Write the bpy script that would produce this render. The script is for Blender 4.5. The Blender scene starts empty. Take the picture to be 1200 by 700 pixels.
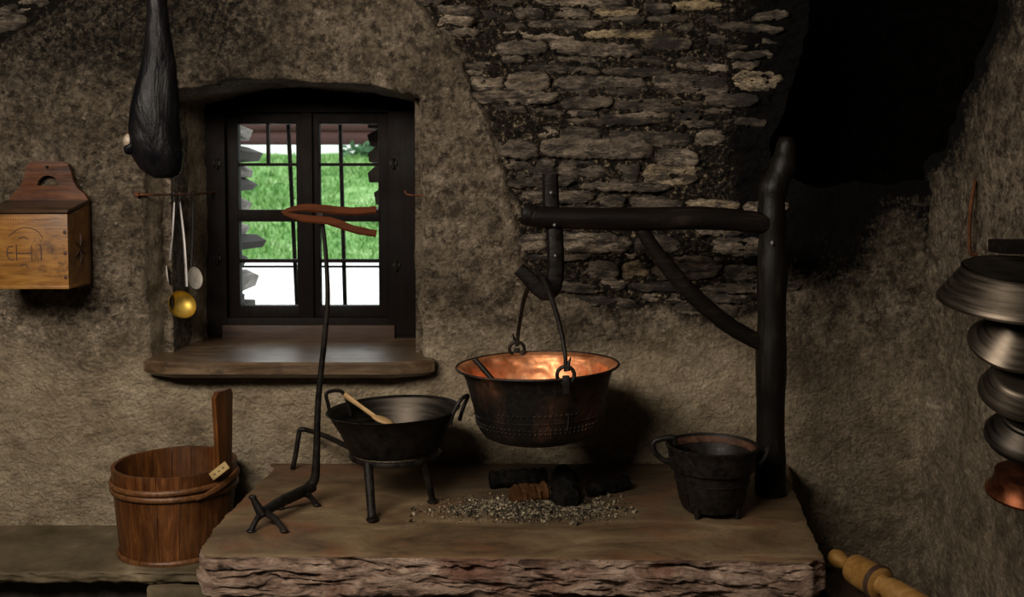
import bpy, bmesh, math, random
import numpy as np
from mathutils import Vector, Matrix

random.seed(7)
SC = bpy.context.scene
COL = SC.collection
PI = math.pi

# ------------------------------------------------------------------ camera, world, lights, exposure
CAM_Y, CAM_Z, TILT, FPX = -3.5, 1.65, math.radians(3.0), 1200.0
HORIZON = 216.0
CY = HORIZON + FPX * math.tan(TILT)            # pixel row of the optical axis
cam = bpy.data.cameras.new('camera'); camo = bpy.data.objects.new('camera', cam); COL.objects.link(camo)
cam.sensor_width = 36; cam.lens = 36; cam.clip_start = 0.05
camo.location = (0, CAM_Y, CAM_Z); camo.rotation_euler = (PI / 2 - TILT, 0, 0)
cam.shift_y = (CY - 350) / 1200.0
cam.dof.use_dof = True; cam.dof.focus_distance = 3.15; cam.dof.aperture_fstop = 4.5
SC.camera = camo

w = bpy.data.worlds.new('world'); SC.world = w; w.use_nodes = True
w.node_tree.nodes['Background'].inputs[0].default_value = (0.93, 0.97, 1.0, 1)
w.node_tree.nodes['Background'].inputs[1].default_value = 2.6

def area(name, loc, target, size, watts, color):
    l = bpy.data.lights.new(name, 'AREA'); l.energy = watts; l.color = color; l.shape = 'RECTANGLE'
    l.size, l.size_y = size
    o = bpy.data.objects.new(name, l); COL.objects.link(o); o.location = loc
    o.rotation_euler = (Vector(target) - Vector(loc)).to_track_quat('-Z', 'Y').to_euler()
    return o
area('added_key_light', (-1.25, -2.65, 2.60), (0.25, -0.1, 0.90), (1.8, 0.65), 145, (1.0, 0.88, 0.755))  # unseen soft key light, added under the ceiling at upper left

SC.view_settings.view_transform = 'Standard'; SC.view_settings.look = 'None'
SC.view_settings.exposure = 0.0; SC.view_settings.gamma = 1.0
SC.view_settings.use_curve_mapping = False
SC.cycles.max_bounces = 8; SC.cycles.transparent_max_bounces = 12
SC.cycles.use_denoising = True

# ------------------------------------------------------------------ pixel rays -> points at a real distance
_up = (math.sin(TILT), math.cos(TILT)); _fw = (math.cos(TILT), -math.sin(TILT))
def ray(px, py):
    a = (px - 600) / FPX; b = (CY - py) / FPX
    return Vector((a, _up[0] * b + _fw[0], _up[1] * b + _fw[1]))
def P(px, py, Y):
    d = ray(px, py); return Vector((0, CAM_Y, CAM_Z)) + d * ((Y - CAM_Y) / d.y)
def PZ(px, py, z):
    d = ray(px, py); return Vector((0, CAM_Y, CAM_Z)) + d * ((z - CAM_Z) / d.z)
def PX(px, py, X):
    d = ray(px, py); return Vector((0, CAM_Y, CAM_Z)) + d * (X / d.x)

# ------------------------------------------------------------------ numpy gradient noise
_rng = np.random.RandomState(11)
_perm = _rng.permutation(256); _perm = np.concatenate([_perm, _perm, _perm])
_g = _rng.randn(256, 3); _g /= np.linalg.norm(_g, axis=1)[:, None]
def noise(x, y, z=0.0):
    x, y, z = np.broadcast_arrays(np.asarray(x, float), np.asarray(y, float), np.asarray(z, float))
    xi, yi, zi = np.floor(x), np.floor(y), np.floor(z)
    xf, yf, zf = x - xi, y - yi, z - zi
    xi, yi, zi = xi.astype(int) & 255, yi.astype(int) & 255, zi.astype(int) & 255
    f = lambda t: t * t * t * (t * (t * 6 - 15) + 10)
    u, v, q = f(xf), f(yf), f(zf)
    def gr(i, j, k):
        h = _perm[_perm[_perm[(xi + i) & 255] + ((yi + j) & 255)] + ((zi + k) & 255)]
        G = _g[h]
        return G[..., 0] * (xf - i) + G[..., 1] * (yf - j) + G[..., 2] * (zf - k)
    l = lambda a, b, t: a + (b - a) * t
    return 1.5 * l(l(l(gr(0,0,0), gr(1,0,0), u), l(gr(0,1,0), gr(1,1,0), u), v),
                   l(l(gr(0,0,1), gr(1,0,1), u), l(gr(0,1,1), gr(1,1,1), u), v), q)
def fbm(x, y, z=0.0, o=4, r=0.5):
    s = 0; a = 1.0
    for k in range(o):
        s = s + a * noise(np.asarray(x) * 2 ** k + 17.3 * k, np.asarray(y) * 2 ** k + 5.1 * k, np.asarray(z) * 2 ** k)
        a *= r
    return s
def ridge(x, y, z=0.0, o=4):
    s = 0; a = 1.0
    for k in range(o):
        s = s + a * (1 - np.abs(noise(np.asarray(x) * 2 ** k + 7.7 * k, np.asarray(y) * 2 ** k, np.asarray(z) * 2 ** k)) * 2)
        a *= 0.5
    return s
def sstep(a, b, x):
    t = np.clip((np.asarray(x, float) - a) / (b - a), 0, 1); return t * t * (3 - 2 * t)

# ------------------------------------------------------------------ material helper
class M:
    def __init__(s, name):
        s.m = bpy.data.materials.new(name); s.m.use_nodes = True
        s.t = s.m.node_tree; s.b = s.t.nodes['Principled BSDF']; s.tc = s.t.nodes.new('ShaderNodeTexCoord')
    def new(s, k): return s.t.nodes.new(k)
    def put(s, sock, v):
        if v is None: return
        if hasattr(v, 'is_linked'): s.t.links.new(v, sock)
        elif isinstance(v, (int, float)): sock.default_value = v
        else: sock.default_value = tuple(v) + ((1,) if len(v) == 3 and sock.type == 'RGBA' else ())
    def coord(s, scale=(1, 1, 1), loc=(0, 0, 0), rot=(0, 0, 0), kind='Object'):
        n = s.new('ShaderNodeMapping'); s.t.links.new(s.tc.outputs[kind], n.inputs[0])
        n.inputs['Scale'].default_value = scale; n.inputs['Location'].default_value = loc; n.inputs['Rotation'].default_value = rot
        return n.outputs[0]
    def noise(s, scale, detail=4, rough=0.55, co=None, dist=0.0):
        n = s.new('ShaderNodeTexNoise'); s.put(n.inputs['Vector'], co or s.tc.outputs['Object'])
        n.inputs['Scale'].default_value = scale; n.inputs['Detail'].default_value = detail
        n.inputs['Roughness'].default_value = rough; n.inputs['Distortion'].default_value = dist
        return n.outputs[0]
    def voro(s, scale, co=None, feat='F1', out=0):
        n = s.new('ShaderNodeTexVoronoi'); s.put(n.inputs['Vector'], co or s.tc.outputs['Object'])
        n.feature = feat; n.inputs['Scale'].default_value = scale; return n.outputs[out]
    def ramp(s, fac, stops):
        n = s.new('ShaderNodeValToRGB'); s.put(n.inputs[0], fac); e = n.color_ramp.elements
        while len(e) < len(stops): e.new(0.5)
        for i, (p, c) in enumerate(stops):
            e[i].position = p; e[i].color = (c, c, c, 1) if isinstance(c, (int, float)) else tuple(c) + (1,)
        return n.outputs[0]
    def mix(s, fac, a, b, mode='MIX'):
        n = s.new('ShaderNodeMix'); n.data_type = 'RGBA'; n.blend_type = mode
        s.put(n.inputs[0], fac); s.put(n.inputs[6], a); s.put(n.inputs[7], b); return n.outputs[2]
    def math(s, op, a, b=0.0):
        n = s.new('ShaderNodeMath'); n.operation = op; s.put(n.inputs[0], a); s.put(n.inputs[1], b); return n.outputs[0]
    def attr(s, name):
        n = s.new('ShaderNodeAttribute'); n.attribute_name = name; return n.outputs['Fac']
    def rnd(s): return s.new('ShaderNodeObjectInfo').outputs['Random']
    def bump(s, h, strength=0.5, dist=0.01, prev=None):
        n = s.new('ShaderNodeBump'); s.put(n.inputs['Height'], h); n.inputs['Strength'].default_value = strength
        n.inputs['Distance'].default_value = dist
        if prev is not None: s.t.links.new(prev, n.inputs['Normal'])
        return n.outputs[0]
    def out(s, color, rough=0.8, metal=0.0, normal=None, spec=None):
        s.put(s.b.inputs['Base Color'], color); s.put(s.b.inputs['Roughness'], rough); s.put(s.b.inputs['Metallic'], metal)
        if normal is not None: s.t.links.new(normal, s.b.inputs['Normal'])
        if spec is not None: s.b.inputs['Specular IOR Level'].default_value = spec
        return s.m

def mat_plaster():
    m = M('plaster'); st = m.attr('stone'); so = m.attr('soot'); pale = m.attr('pale')
    fine = m.noise(60, 8, 0.72); sp = m.noise(130, 5, 0.7); big = m.noise(2.2, 6, 0.6); med = m.noise(8, 10, 0.70)
    c = m.ramp(med, [(0.30, (0.075, 0.057, 0.040)), (0.45, (0.20, 0.160, 0.112)), (0.60, (0.35, 0.285, 0.205)), (0.78, (0.54, 0.46, 0.35))])
    c = m.mix(m.ramp(big, [(0.35, 0.65), (0.62, 0.0)]), c, (0.085, 0.064, 0.041))
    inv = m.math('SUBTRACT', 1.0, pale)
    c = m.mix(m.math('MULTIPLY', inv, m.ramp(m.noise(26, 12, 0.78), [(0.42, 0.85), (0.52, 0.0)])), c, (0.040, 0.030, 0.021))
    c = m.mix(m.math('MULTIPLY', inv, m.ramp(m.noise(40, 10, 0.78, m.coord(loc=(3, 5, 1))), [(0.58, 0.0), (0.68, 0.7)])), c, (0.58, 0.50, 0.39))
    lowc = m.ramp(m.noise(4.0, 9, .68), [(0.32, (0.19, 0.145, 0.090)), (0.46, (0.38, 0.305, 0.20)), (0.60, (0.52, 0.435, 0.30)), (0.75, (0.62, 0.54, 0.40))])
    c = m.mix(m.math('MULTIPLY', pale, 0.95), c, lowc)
    # mortar and rubble between the stones
    mo = m.ramp(fine, [(0.40, (0.006, 0.005, 0.004)), (0.55, (0.034, 0.026, 0.018)), (0.68, (0.34, 0.27, 0.18))])
    c = m.mix(st, c, mo)
    c = m.mix(m.math('ADD', m.math('MULTIPLY', inv, 0.55), 0.35), c, m.mix(1.0, c, m.ramp(fine, [(0.33, 0.40), (0.50, 0.95), (0.64, 1.45)]), 'MULTIPLY'))
    # soot: speckled, eating into the plaster from the flue and the vault
    spk = m.ramp(m.noise(48, 12, 0.82), [(0.44, 1.0), (0.60, 0.0)])
    k = m.math('MULTIPLY', so, m.math('ADD', m.math('MULTIPLY', spk, 0.95), m.ramp(so, [(0.35, 0.1), (0.9, 1.0)])))
    n = m.new('ShaderNodeClamp'); m.put(n.inputs[0], k)
    c = m.mix(n.outputs[0], c, (0.0045, 0.0037, 0.003))
    h = m.math('ADD', m.noise(26, 10, 0.74, dist=0.4), m.math('MULTIPLY', m.noise(110, 6, 0.7), 0.5))
    h = m.math('ADD', h, m.math('MULTIPLY', m.voro(70), -0.25))
    return m.out(c, 0.92, 0, m.bump(h, 1.0, 0.034), 0.12)
def mat_stone():
    m = M('schist'); r = m.rnd()
    co = m.coord((0.7, 1, 2.8)); lay = m.noise(11, 12, 0.80, co, 0.3); fine = m.noise(70, 8, 0.72, m.coord((1, 1, 2.2)))
    c = m.ramp(lay, [(0.33, (0.060, 0.045, 0.030)), (0.45, (0.22, 0.172, 0.120)), (0.57, (0.44, 0.36, 0.265)), (0.74, (0.68, 0.58, 0.45))])
    c = m.mix(m.ramp(r, [(0.0, 1.0), (0.55, 0.85), (0.78, 0.30), (1.0, 0.0)]), c, m.mix(0.74, c, (0.022, 0.016, 0.011)))
    c = m.mix(m.ramp(r, [(0.92, 0.0), (0.96, 0.55)]), c, (0.40, 0.30, 0.14))
    c = m.mix(1.0, c, m.ramp(fine, [(0.34, 0.35), (0.50, 0.95), (0.64, 1.4)]), 'MULTIPLY')
    soot = m.ramp(m.noise(9, 12, 0.80, m.coord((0.8, 1, 2.8))), [(0.45, 1.0), (0.54, 0.0)])
    c = m.mix(m.math('MULTIPLY', soot, 0.90), c, (0.009, 0.007, 0.006))
    h = m.math('ADD', m.noise(20, 12, 0.80, m.coord((1, 1, 3.0)), 0.3), m.math('MULTIPLY', fine, 0.5))
    return m.out(c, 0.72, 0, m.bump(h, 0.9, 0.014), 0.35)
def mat_wood(name, stops, axis='z', scale=9, stretch=14, rough=0.5, bump=0.25, spots=None, vary=0.0, spec=0.4):
    m = M(name); s = [stretch and 1.0] * 3
    sc = {'x': (1 / stretch, 1, 1), 'y': (1, 1 / stretch, 1), 'z': (1, 1, 1 / stretch)}[axis]
    g = m.noise(scale * 6, 6, 0.65, m.coord(sc), 0.6); b = m.noise(scale * .6, 5, 0.6)
    f = m.math('ADD', m.math('MULTIPLY', g, 0.65), m.math('MULTIPLY', b, 0.35))
    c = m.ramp(f, stops)
    if vary: c = m.mix(m.ramp(m.rnd(), [(0, vary), (1, 0)]), c, m.mix(0.65, c, (0.01, 0.006, 0.003)))
    if spots: c = m.mix(m.ramp(m.noise(spots[0], 6, 0.65), [(spots[1], 0.0), (spots[1] + 0.10, 0.9)]), c, spots[2])
    return m.out(c, m.ramp(b, [(0.3, max(0, rough - .12)), (0.7, min(1, rough + .15))]), 0, m.bump(g, bump, 0.006), spec)
def mat_iron(name, lo=(0.004, 0.0035, 0.003), hi=(0.017, 0.013, 0.010), rough=0.46, metal=0.35, bump=0.35, sc=28, spec=0.22):
    m = M(name); n = m.noise(sc, 8, 0.65)
    return m.out(m.ramp(n, [(0.38, lo), (0.68, hi)]), m.ramp(n, [(0.3, rough - .1), (0.7, rough + .18)]), metal, m.bump(m.noise(sc * 2, 8, .65), bump, 0.006), spec)
def mat_flat(name, col, rough=0.6, metal=0.0, sc=20, var=0.35, bump=0.1):
    m = M(name); n = m.noise(sc, 6, 0.6)
    lo = [x * (1 - var) for x in col]; hi = [min(1, x * (1 + var)) for x in col]
    return m.out(m.ramp(n, [(0.35, lo), (0.66, hi)]), rough, metal, m.bump(n, bump, 0.004))

PLASTER = mat_plaster(); STONE = mat_stone()
def _soot():
    m = M('soot'); n = m.noise(20, 8, .7)
    return m.out(m.ramp(n, [(0.4, (0.0015, 0.0013, 0.001)), (0.75, (0.006, 0.005, 0.004))]), 1.0, 0, m.bump(n, .6, .02), 0.0)
SOOTBLACK = _soot()  # flue soot; also the black that dulls bounce off unseen walls
IRON = mat_iron('wrought_iron'); CAST = mat_iron('cast_iron', (0.004, 0.003, 0.0025), (0.013, 0.010, 0.008), 0.5, 0.2, 0.12, 60, 0.2)
RUST = mat_iron('rusty_iron', (0.05, 0.018, 0.008), (0.17, 0.065, 0.026), 0.7, 0.2)
RUSTDARK = mat_iron('dark_rust', (0.022, 0.010, 0.006), (0.085, 0.040, 0.022), 0.6, 0.2)
BLACKWOOD = mat_wood('smoke_blackened_wood', [(0.35, (0.004, 0.003, 0.003)), (0.55, (0.006, 0.0045, 0.0035)), (0.75, (0.026, 0.019, 0.013))], 'x', 8, 10, 0.5, 0.5, spec=0.09)
POSTWOOD = mat_wood('smoke_blackened_post_wood', [(0.35, (0.004, 0.003, 0.003)), (0.55, (0.005, 0.004, 0.003)), (0.75, (0.032, 0.025, 0.019))], 'z', 8, 12, 0.42, 0.5, spec=0.14)
FRAMEWOOD = mat_wood('dark_window_wood', [(0.35, (0.0025, 0.002, 0.0015)), (0.6, (0.007, 0.004, 0.003)), (0.8, (0.022, 0.012, 0.007))], 'z', 8, 10, 0.6, 0.3, spec=0.10)
SILLWOOD = mat_wood('weathered_sill_wood', [(0.32, (0.024, 0.014, 0.007)), (0.5, (0.078, 0.048, 0.025)), (0.72, (0.20, 0.135, 0.078))], 'x', 7, 9, 0.40, 0.3, (9, 0.58, (0.02, 0.013, 0.008)), spec=0.55)
STAVEWOOD = mat_wood('stave_wood', [(0.30, (0.020, 0.006, 0.002)), (0.5, (0.085, 0.028, 0.006)), (0.72, (0.24, 0.090, 0.021))], 'z', 9, 12, 0.42, 0.25, (5, 0.60, (0.05, 0.016, 0.005)), 0.55)
HOOPWOOD = mat_wood('hoop_wood', [(0.30, (0.03, 0.011, 0.004)), (0.55, (0.11, 0.045, 0.014)), (0.75, (0.24, 0.11, 0.04))], 'z', 12, 2, 0.4, 0.2)
BOXWOOD = mat_wood('salt_box_pine', [(0.32, (0.045, 0.016, 0.003)), (0.48, (0.15, 0.064, 0.010)), (0.70, (0.29, 0.140, 0.027))], 'x', 7, 8, 0.45, 0.2, (7, 0.56, (0.045, 0.016, 0.004)))
BOXTOP = mat_wood('salt_box_back', [(0.34, (0.018, 0.005, 0.002)), (0.5, (0.065, 0.020, 0.005)), (0.72, (0.14, 0.05, 0.012))], 'x', 7, 8, 0.4, 0.2, (10, 0.6, (0.03, 0.01, 0.004)))
LIDWOOD = mat_wood('salt_box_lid', [(0.35, (0.012, 0.007, 0.004)), (0.6, (0.05, 0.026, 0.012)), (0.78, (0.20, 0.12, 0.055))], 'x', 7, 10, 0.35, 0.2)
CARVE = mat_flat('carved_groove', (0.035, 0.014, 0.006), 0.7)
SPOONWOOD = mat_wood('spoon_wood', [(0.3, (0.22, 0.125, 0.045)), (0.7, (0.38, 0.25, 0.11))], 'x', 8, 8, 0.55, 0.1)
TURNWOOD = mat_wood('turned_wood', [(0.3, (0.09, 0.042, 0.010)), (0.5, (0.18, 0.092, 0.022)), (0.75, (0.28, 0.16, 0.048))], 'x', 8, 9, 0.45, 0.15, (7, 0.62, (0.10, 0.05, 0.015)))
SPLINTWOOD = mat_wood('red_pine_splint', [(0.3, (0.020, 0.006, 0.002)), (0.7, (0.085, 0.024, 0.008))], 'x', 10, 9, 0.7, 0.3, spec=0.08)
CRATEWOOD = mat_wood('dark_crate_wood', [(0.3, (0.012, 0.006, 0.003)), (0.7, (0.050, 0.024, 0.011))], 'x', 8, 9, 0.55, 0.3)
def _copper():
    m = M('bright_copper'); d = m.noise(14, 3, 0.5); n = m.noise(60, 6, 0.6)
    c = m.ramp(m.noise(9, 6, 0.65), [(0.35, (0.45, 0.16, 0.06)), (0.55, (0.82, 0.37, 0.17)), (0.7, (0.95, 0.52, 0.30))])
    return m.out(c, m.ramp(n, [(0.3, 0.44), (0.7, 0.62)]), 0.85, m.bump(d, 0.25, 0.015, m.bump(n, 0.1, 0.003)))
COPPER = _copper()
def _sooty_copper():
    m = M('sooty_copper'); n = m.noise(9, 9, 0.68, m.coord((1, 1, 0.5))); f = m.noise(70, 6, .65)
    c = m.ramp(n, [(0.46, (0.006, 0.0045, 0.0035)), (0.61, (0.040, 0.020, 0.012)), (0.72, (0.20, 0.085, 0.042))])
    return m.out(c, m.ramp(f, [(0.3, 0.40), (0.7, 0.66)]), 0.55, m.bump(f, 0.4, 0.005, m.bump(m.noise(12, 3), 0.3, 0.015)))
SOOTYCOPPER = _sooty_copper()
REDCOPPER = mat_iron('old_red_copper', (0.05, 0.014, 0.006), (0.20, 0.07, 0.03), 0.40, 0.85, 0.15, 12)
def _brushed(name, lo, hi, rough):
    m = M(name); n = m.noise(4, 6, 0.6); g = m.noise(90, 3, 0.6, m.coord((0.06, 0.06, 1)))
    c = m.ramp(m.math('ADD', m.math('MULTIPLY', n, .5), m.math('MULTIPLY', g, .5)), [(0.36, lo), (0.64, hi)])
    return m.out(c, m.ramp(g, [(0.3, rough), (0.7, rough + .18)]), 0.9, m.bump(g, 0.12, 0.003))
TIN = _brushed('brushed_tin', (0.032, 0.026, 0.020), (0.135, 0.110, 0.083), 0.34)
TINDARK = _brushed('tarnished_tin', (0.012, 0.011, 0.009), (0.07, 0.058, 0.046), 0.40)
BRASS = mat_iron('brass', (0.28, 0.18, 0.03), (0.55, 0.40, 0.09), 0.42, 0.95, 0.05, 10)
STEEL = mat_iron('grey_steel', (0.10, 0.095, 0.09), (0.22, 0.21, 0.20), 0.4, 0.7, 0.05, 20)
ENAMEL = mat_flat('pale_horn', (0.42, 0.39, 0.34), 0.4)
def _ham():
    m = M('smoked_rind'); n = m.noise(10, 8, 0.6, m.coord((1, 1, 0.45)), 0.8)
    return m.out(m.ramp(n, [(0.4, (0.002, 0.002, 0.0025)), (0.75, (0.008, 0.007, 0.007))]), m.ramp(m.noise(14, 4), [(0.35, 0.25), (0.7, 0.42)]), 0, m.bump(n, 0.6, 0.02), 0.06)
HAM = _ham(); FAT = mat_flat('cured_fat', (0.15, 0.12, 0.085), 0.5)
def _slab():
    m = M('hearth_slate'); a = m.noise(3.2, 8, 0.65, m.coord((1, 2.2, 1)), 0.7); b = m.noise(40, 8, 0.7)
    c = m.ramp(a, [(0.30, (0.034, 0.022, 0.011)), (0.45, (0.090, 0.057, 0.028)), (0.58, (0.125, 0.088, 0.045)), (0.74, (0.23, 0.152, 0.083))])
    c = m.mix(m.ramp(m.noise(5.5, 6, .6, m.coord(loc=(4, 1, 2))), [(0.5, 0.0), (0.66, 0.7)]), c, (0.135, 0.056, 0.026))
    c = m.mix(m.math('MULTIPLY', m.attr('soot'), 0.85), c, (0.014, 0.011, 0.008))
    c = m.mix(m.ramp(b, [(0.36, 0.35), (0.44, 0.0)]), c, (0.030, 0.022, 0.014))
    return m.out(c, m.ramp(a, [(0.3, 0.5), (0.7, 0.75)]), 0, m.bump(m.math('ADD', b, m.math('MULTIPLY', a, 1.5)), 0.4, 0.008), 0.35)
SLAB = _slab()
def _edge():
    m = M('broken_slate_edge'); a = m.noise(9, 10, 0.75, m.coord((1, 1, 3.5)), 0.8); b = m.noise(70, 8, .7)
    c = m.ramp(a, [(0.36, (0.035, 0.020, 0.013)), (0.47, (0.24, 0.155, 0.108)), (0.62, (0.50, 0.37, 0.28))])
    c = m.mix(m.ramp(m.noise(6, 6), [(0.5, 0), (0.66, .7)]), c, (0.17, 0.066, 0.038))
    return m.out(c, 0.6, 0, m.bump(m.math('ADD', a, m.math('MULTIPLY', b, .5)), 1.0, 0.03), 0.4)
EDGE = _edge()
MASON = mat_flat('hearth_masonry', (0.20, 0.18, 0.14), 0.9, 0, 30, 0.5, 0.9)
def _ledge():
    m = M('earthen_ledge'); a = m.noise(4, 8, 0.65); b = m.noise(50, 8, .7)
    c = m.ramp(a, [(0.34, (0.045, 0.033, 0.016)), (0.56, (0.105, 0.080, 0.044)), (0.75, (0.26, 0.21, 0.135))])
    return m.out(c, 0.75, 0, m.bump(m.math('ADD', a, b), 0.4, 0.008), 0.3)
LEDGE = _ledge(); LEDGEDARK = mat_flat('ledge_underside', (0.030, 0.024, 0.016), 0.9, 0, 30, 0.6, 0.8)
CHAR = mat_iron('charred_wood', (0.0025, 0.0023, 0.002), (0.009, 0.008, 0.007), 0.8, 0.0, 0.9, 40, 0.04)
LOGWOOD = mat_wood('burnt_log_wood', [(0.3, (0.012, 0.005, 0.002)), (0.7, (0.070, 0.030, 0.010))], 'x', 8, 8, 0.8, 0.4, spec=0.08)
def _ash():
    m = M('ash_and_cinders'); n = m.voro(120, out=1); q = m.new('ShaderNodeSeparateColor'); m.put(q.inputs[0], n)
    c = m.ramp(q.outputs[0], [(0.0, (0.010, 0.008, 0.006)), (0.40, (0.05, 0.042, 0.030)), (0.75, (0.13, 0.105, 0.066)), (1.0, (0.30, 0.25, 0.165))])
    return m.out(c, 0.95, 0, None, 0.1)
ASH = _ash()
FLOORM = mat_flat('stone_floor', (0.06, 0.05, 0.038), 0.8, 0, 10, 0.5, 0.5)
CORD = mat_flat('hemp_cord', (0.10, 0.08, 0.05), 0.9); TAG = mat_flat('pale_wooden_tag', (0.28, 0.195, 0.08), 0.6)
INK = mat_flat('tag_holes', (0.04, 0.025, 0.012), 0.8)
def _glass():
    m = M('window_glass'); t = m.new('ShaderNodeBsdfTransparent'); g = m.new('ShaderNodeBsdfGlossy'); x = m.new('ShaderNodeMixShader')
    t.inputs[0].default_value = (0.96, 0.98, 0.97, 1); g.inputs['Roughness'].default_value = 0.03
    f = m.new('ShaderNodeFresnel'); f.inputs[0].default_value = 1.45
    m.t.links.new(f.outputs[0], x.inputs[0]); m.t.links.new(t.outputs[0], x.inputs[1]); m.t.links.new(g.outputs[0], x.inputs[2])
    m.t.links.new(x.outputs[0], m.t.nodes['Material Output'].inputs[0]); return m.m
GLASS = _glass()
PATHM = mat_flat('pale_gravel', (0.80, 0.79, 0.76), 0.9, 0, 40, 0.1)
def _grassm(name):
    m = M(name); n = m.noise(3.5, 6, .65); v = m.noise(30, 4, .6)
    c = m.ramp(m.math('ADD', m.math('MULTIPLY', n, .6), m.math('MULTIPLY', v, .4)), [(0.34, (0.03, 0.11, 0.014)), (0.47, (0.11, 0.26, 0.05)), (0.57, (0.22, 0.37, 0.12)), (0.68, (0.48, 0.54, 0.36))])
    return m.out(c, 0.8)
GRASSM = _grassm('meadow_grass')
LOGRED = mat_wood('weathered_log', [(0.3, (0.022, 0.009, 0.007)), (0.5, (0.055, 0.019, 0.014)), (0.66, (0.085, 0.036, 0.028)), (0.8, (0.14, 0.10, 0.09))], 'x', 1.2, 14, 0.8, 0.3)
SPLITPALE = mat_wood('pale_split_wood', [(0.3, (0.05, 0.036, 0.028)), (0.52, (0.20, 0.17, 0.15)), (0.66, (0.42, 0.39, 0.36))], 'y', 6, 8, 0.8, 0.3)
SPLITDARK = mat_wood('brown_split_wood', [(0.3, (0.008, 0.005, 0.004)), (0.7, (0.036, 0.022, 0.017))], 'y', 6, 8, 0.8, 0.3)
SHRUBM = mat_flat('shrub_leaves', (0.03, 0.09, 0.03), 0.7, 0, 8, 0.5)

# ------------------------------------------------------------------ object helpers
def wloc(o):
    v = Vector((0, 0, 0))
    while o is not None: v += o.location; o = o.parent
    return v
def catmull(pts, n):
    pts = [Vector(p) for p in pts]; out = []
    m_ = len(pts) - 1
    for i in range(n + 1):
        t = i / n * m_; k = min(int(t), m_ - 1); f = t - k
        p0 = pts[max(k - 1, 0)]; p1 = pts[k]; p2 = pts[k + 1]; p3 = pts[min(k + 2, m_)]
        out.append(0.5 * ((2 * p1) + (p2 - p0) * f + (2 * p0 - 5 * p1 + 4 * p2 - p3) * f * f + (3 * p1 - p0 - 3 * p2 + p3) * f ** 3))
    return out
def lerps(vals, n):
    return [float(np.interp(i / n * (len(vals) - 1), range(len(vals)), vals)) for i in range(n + 1)]

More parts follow.
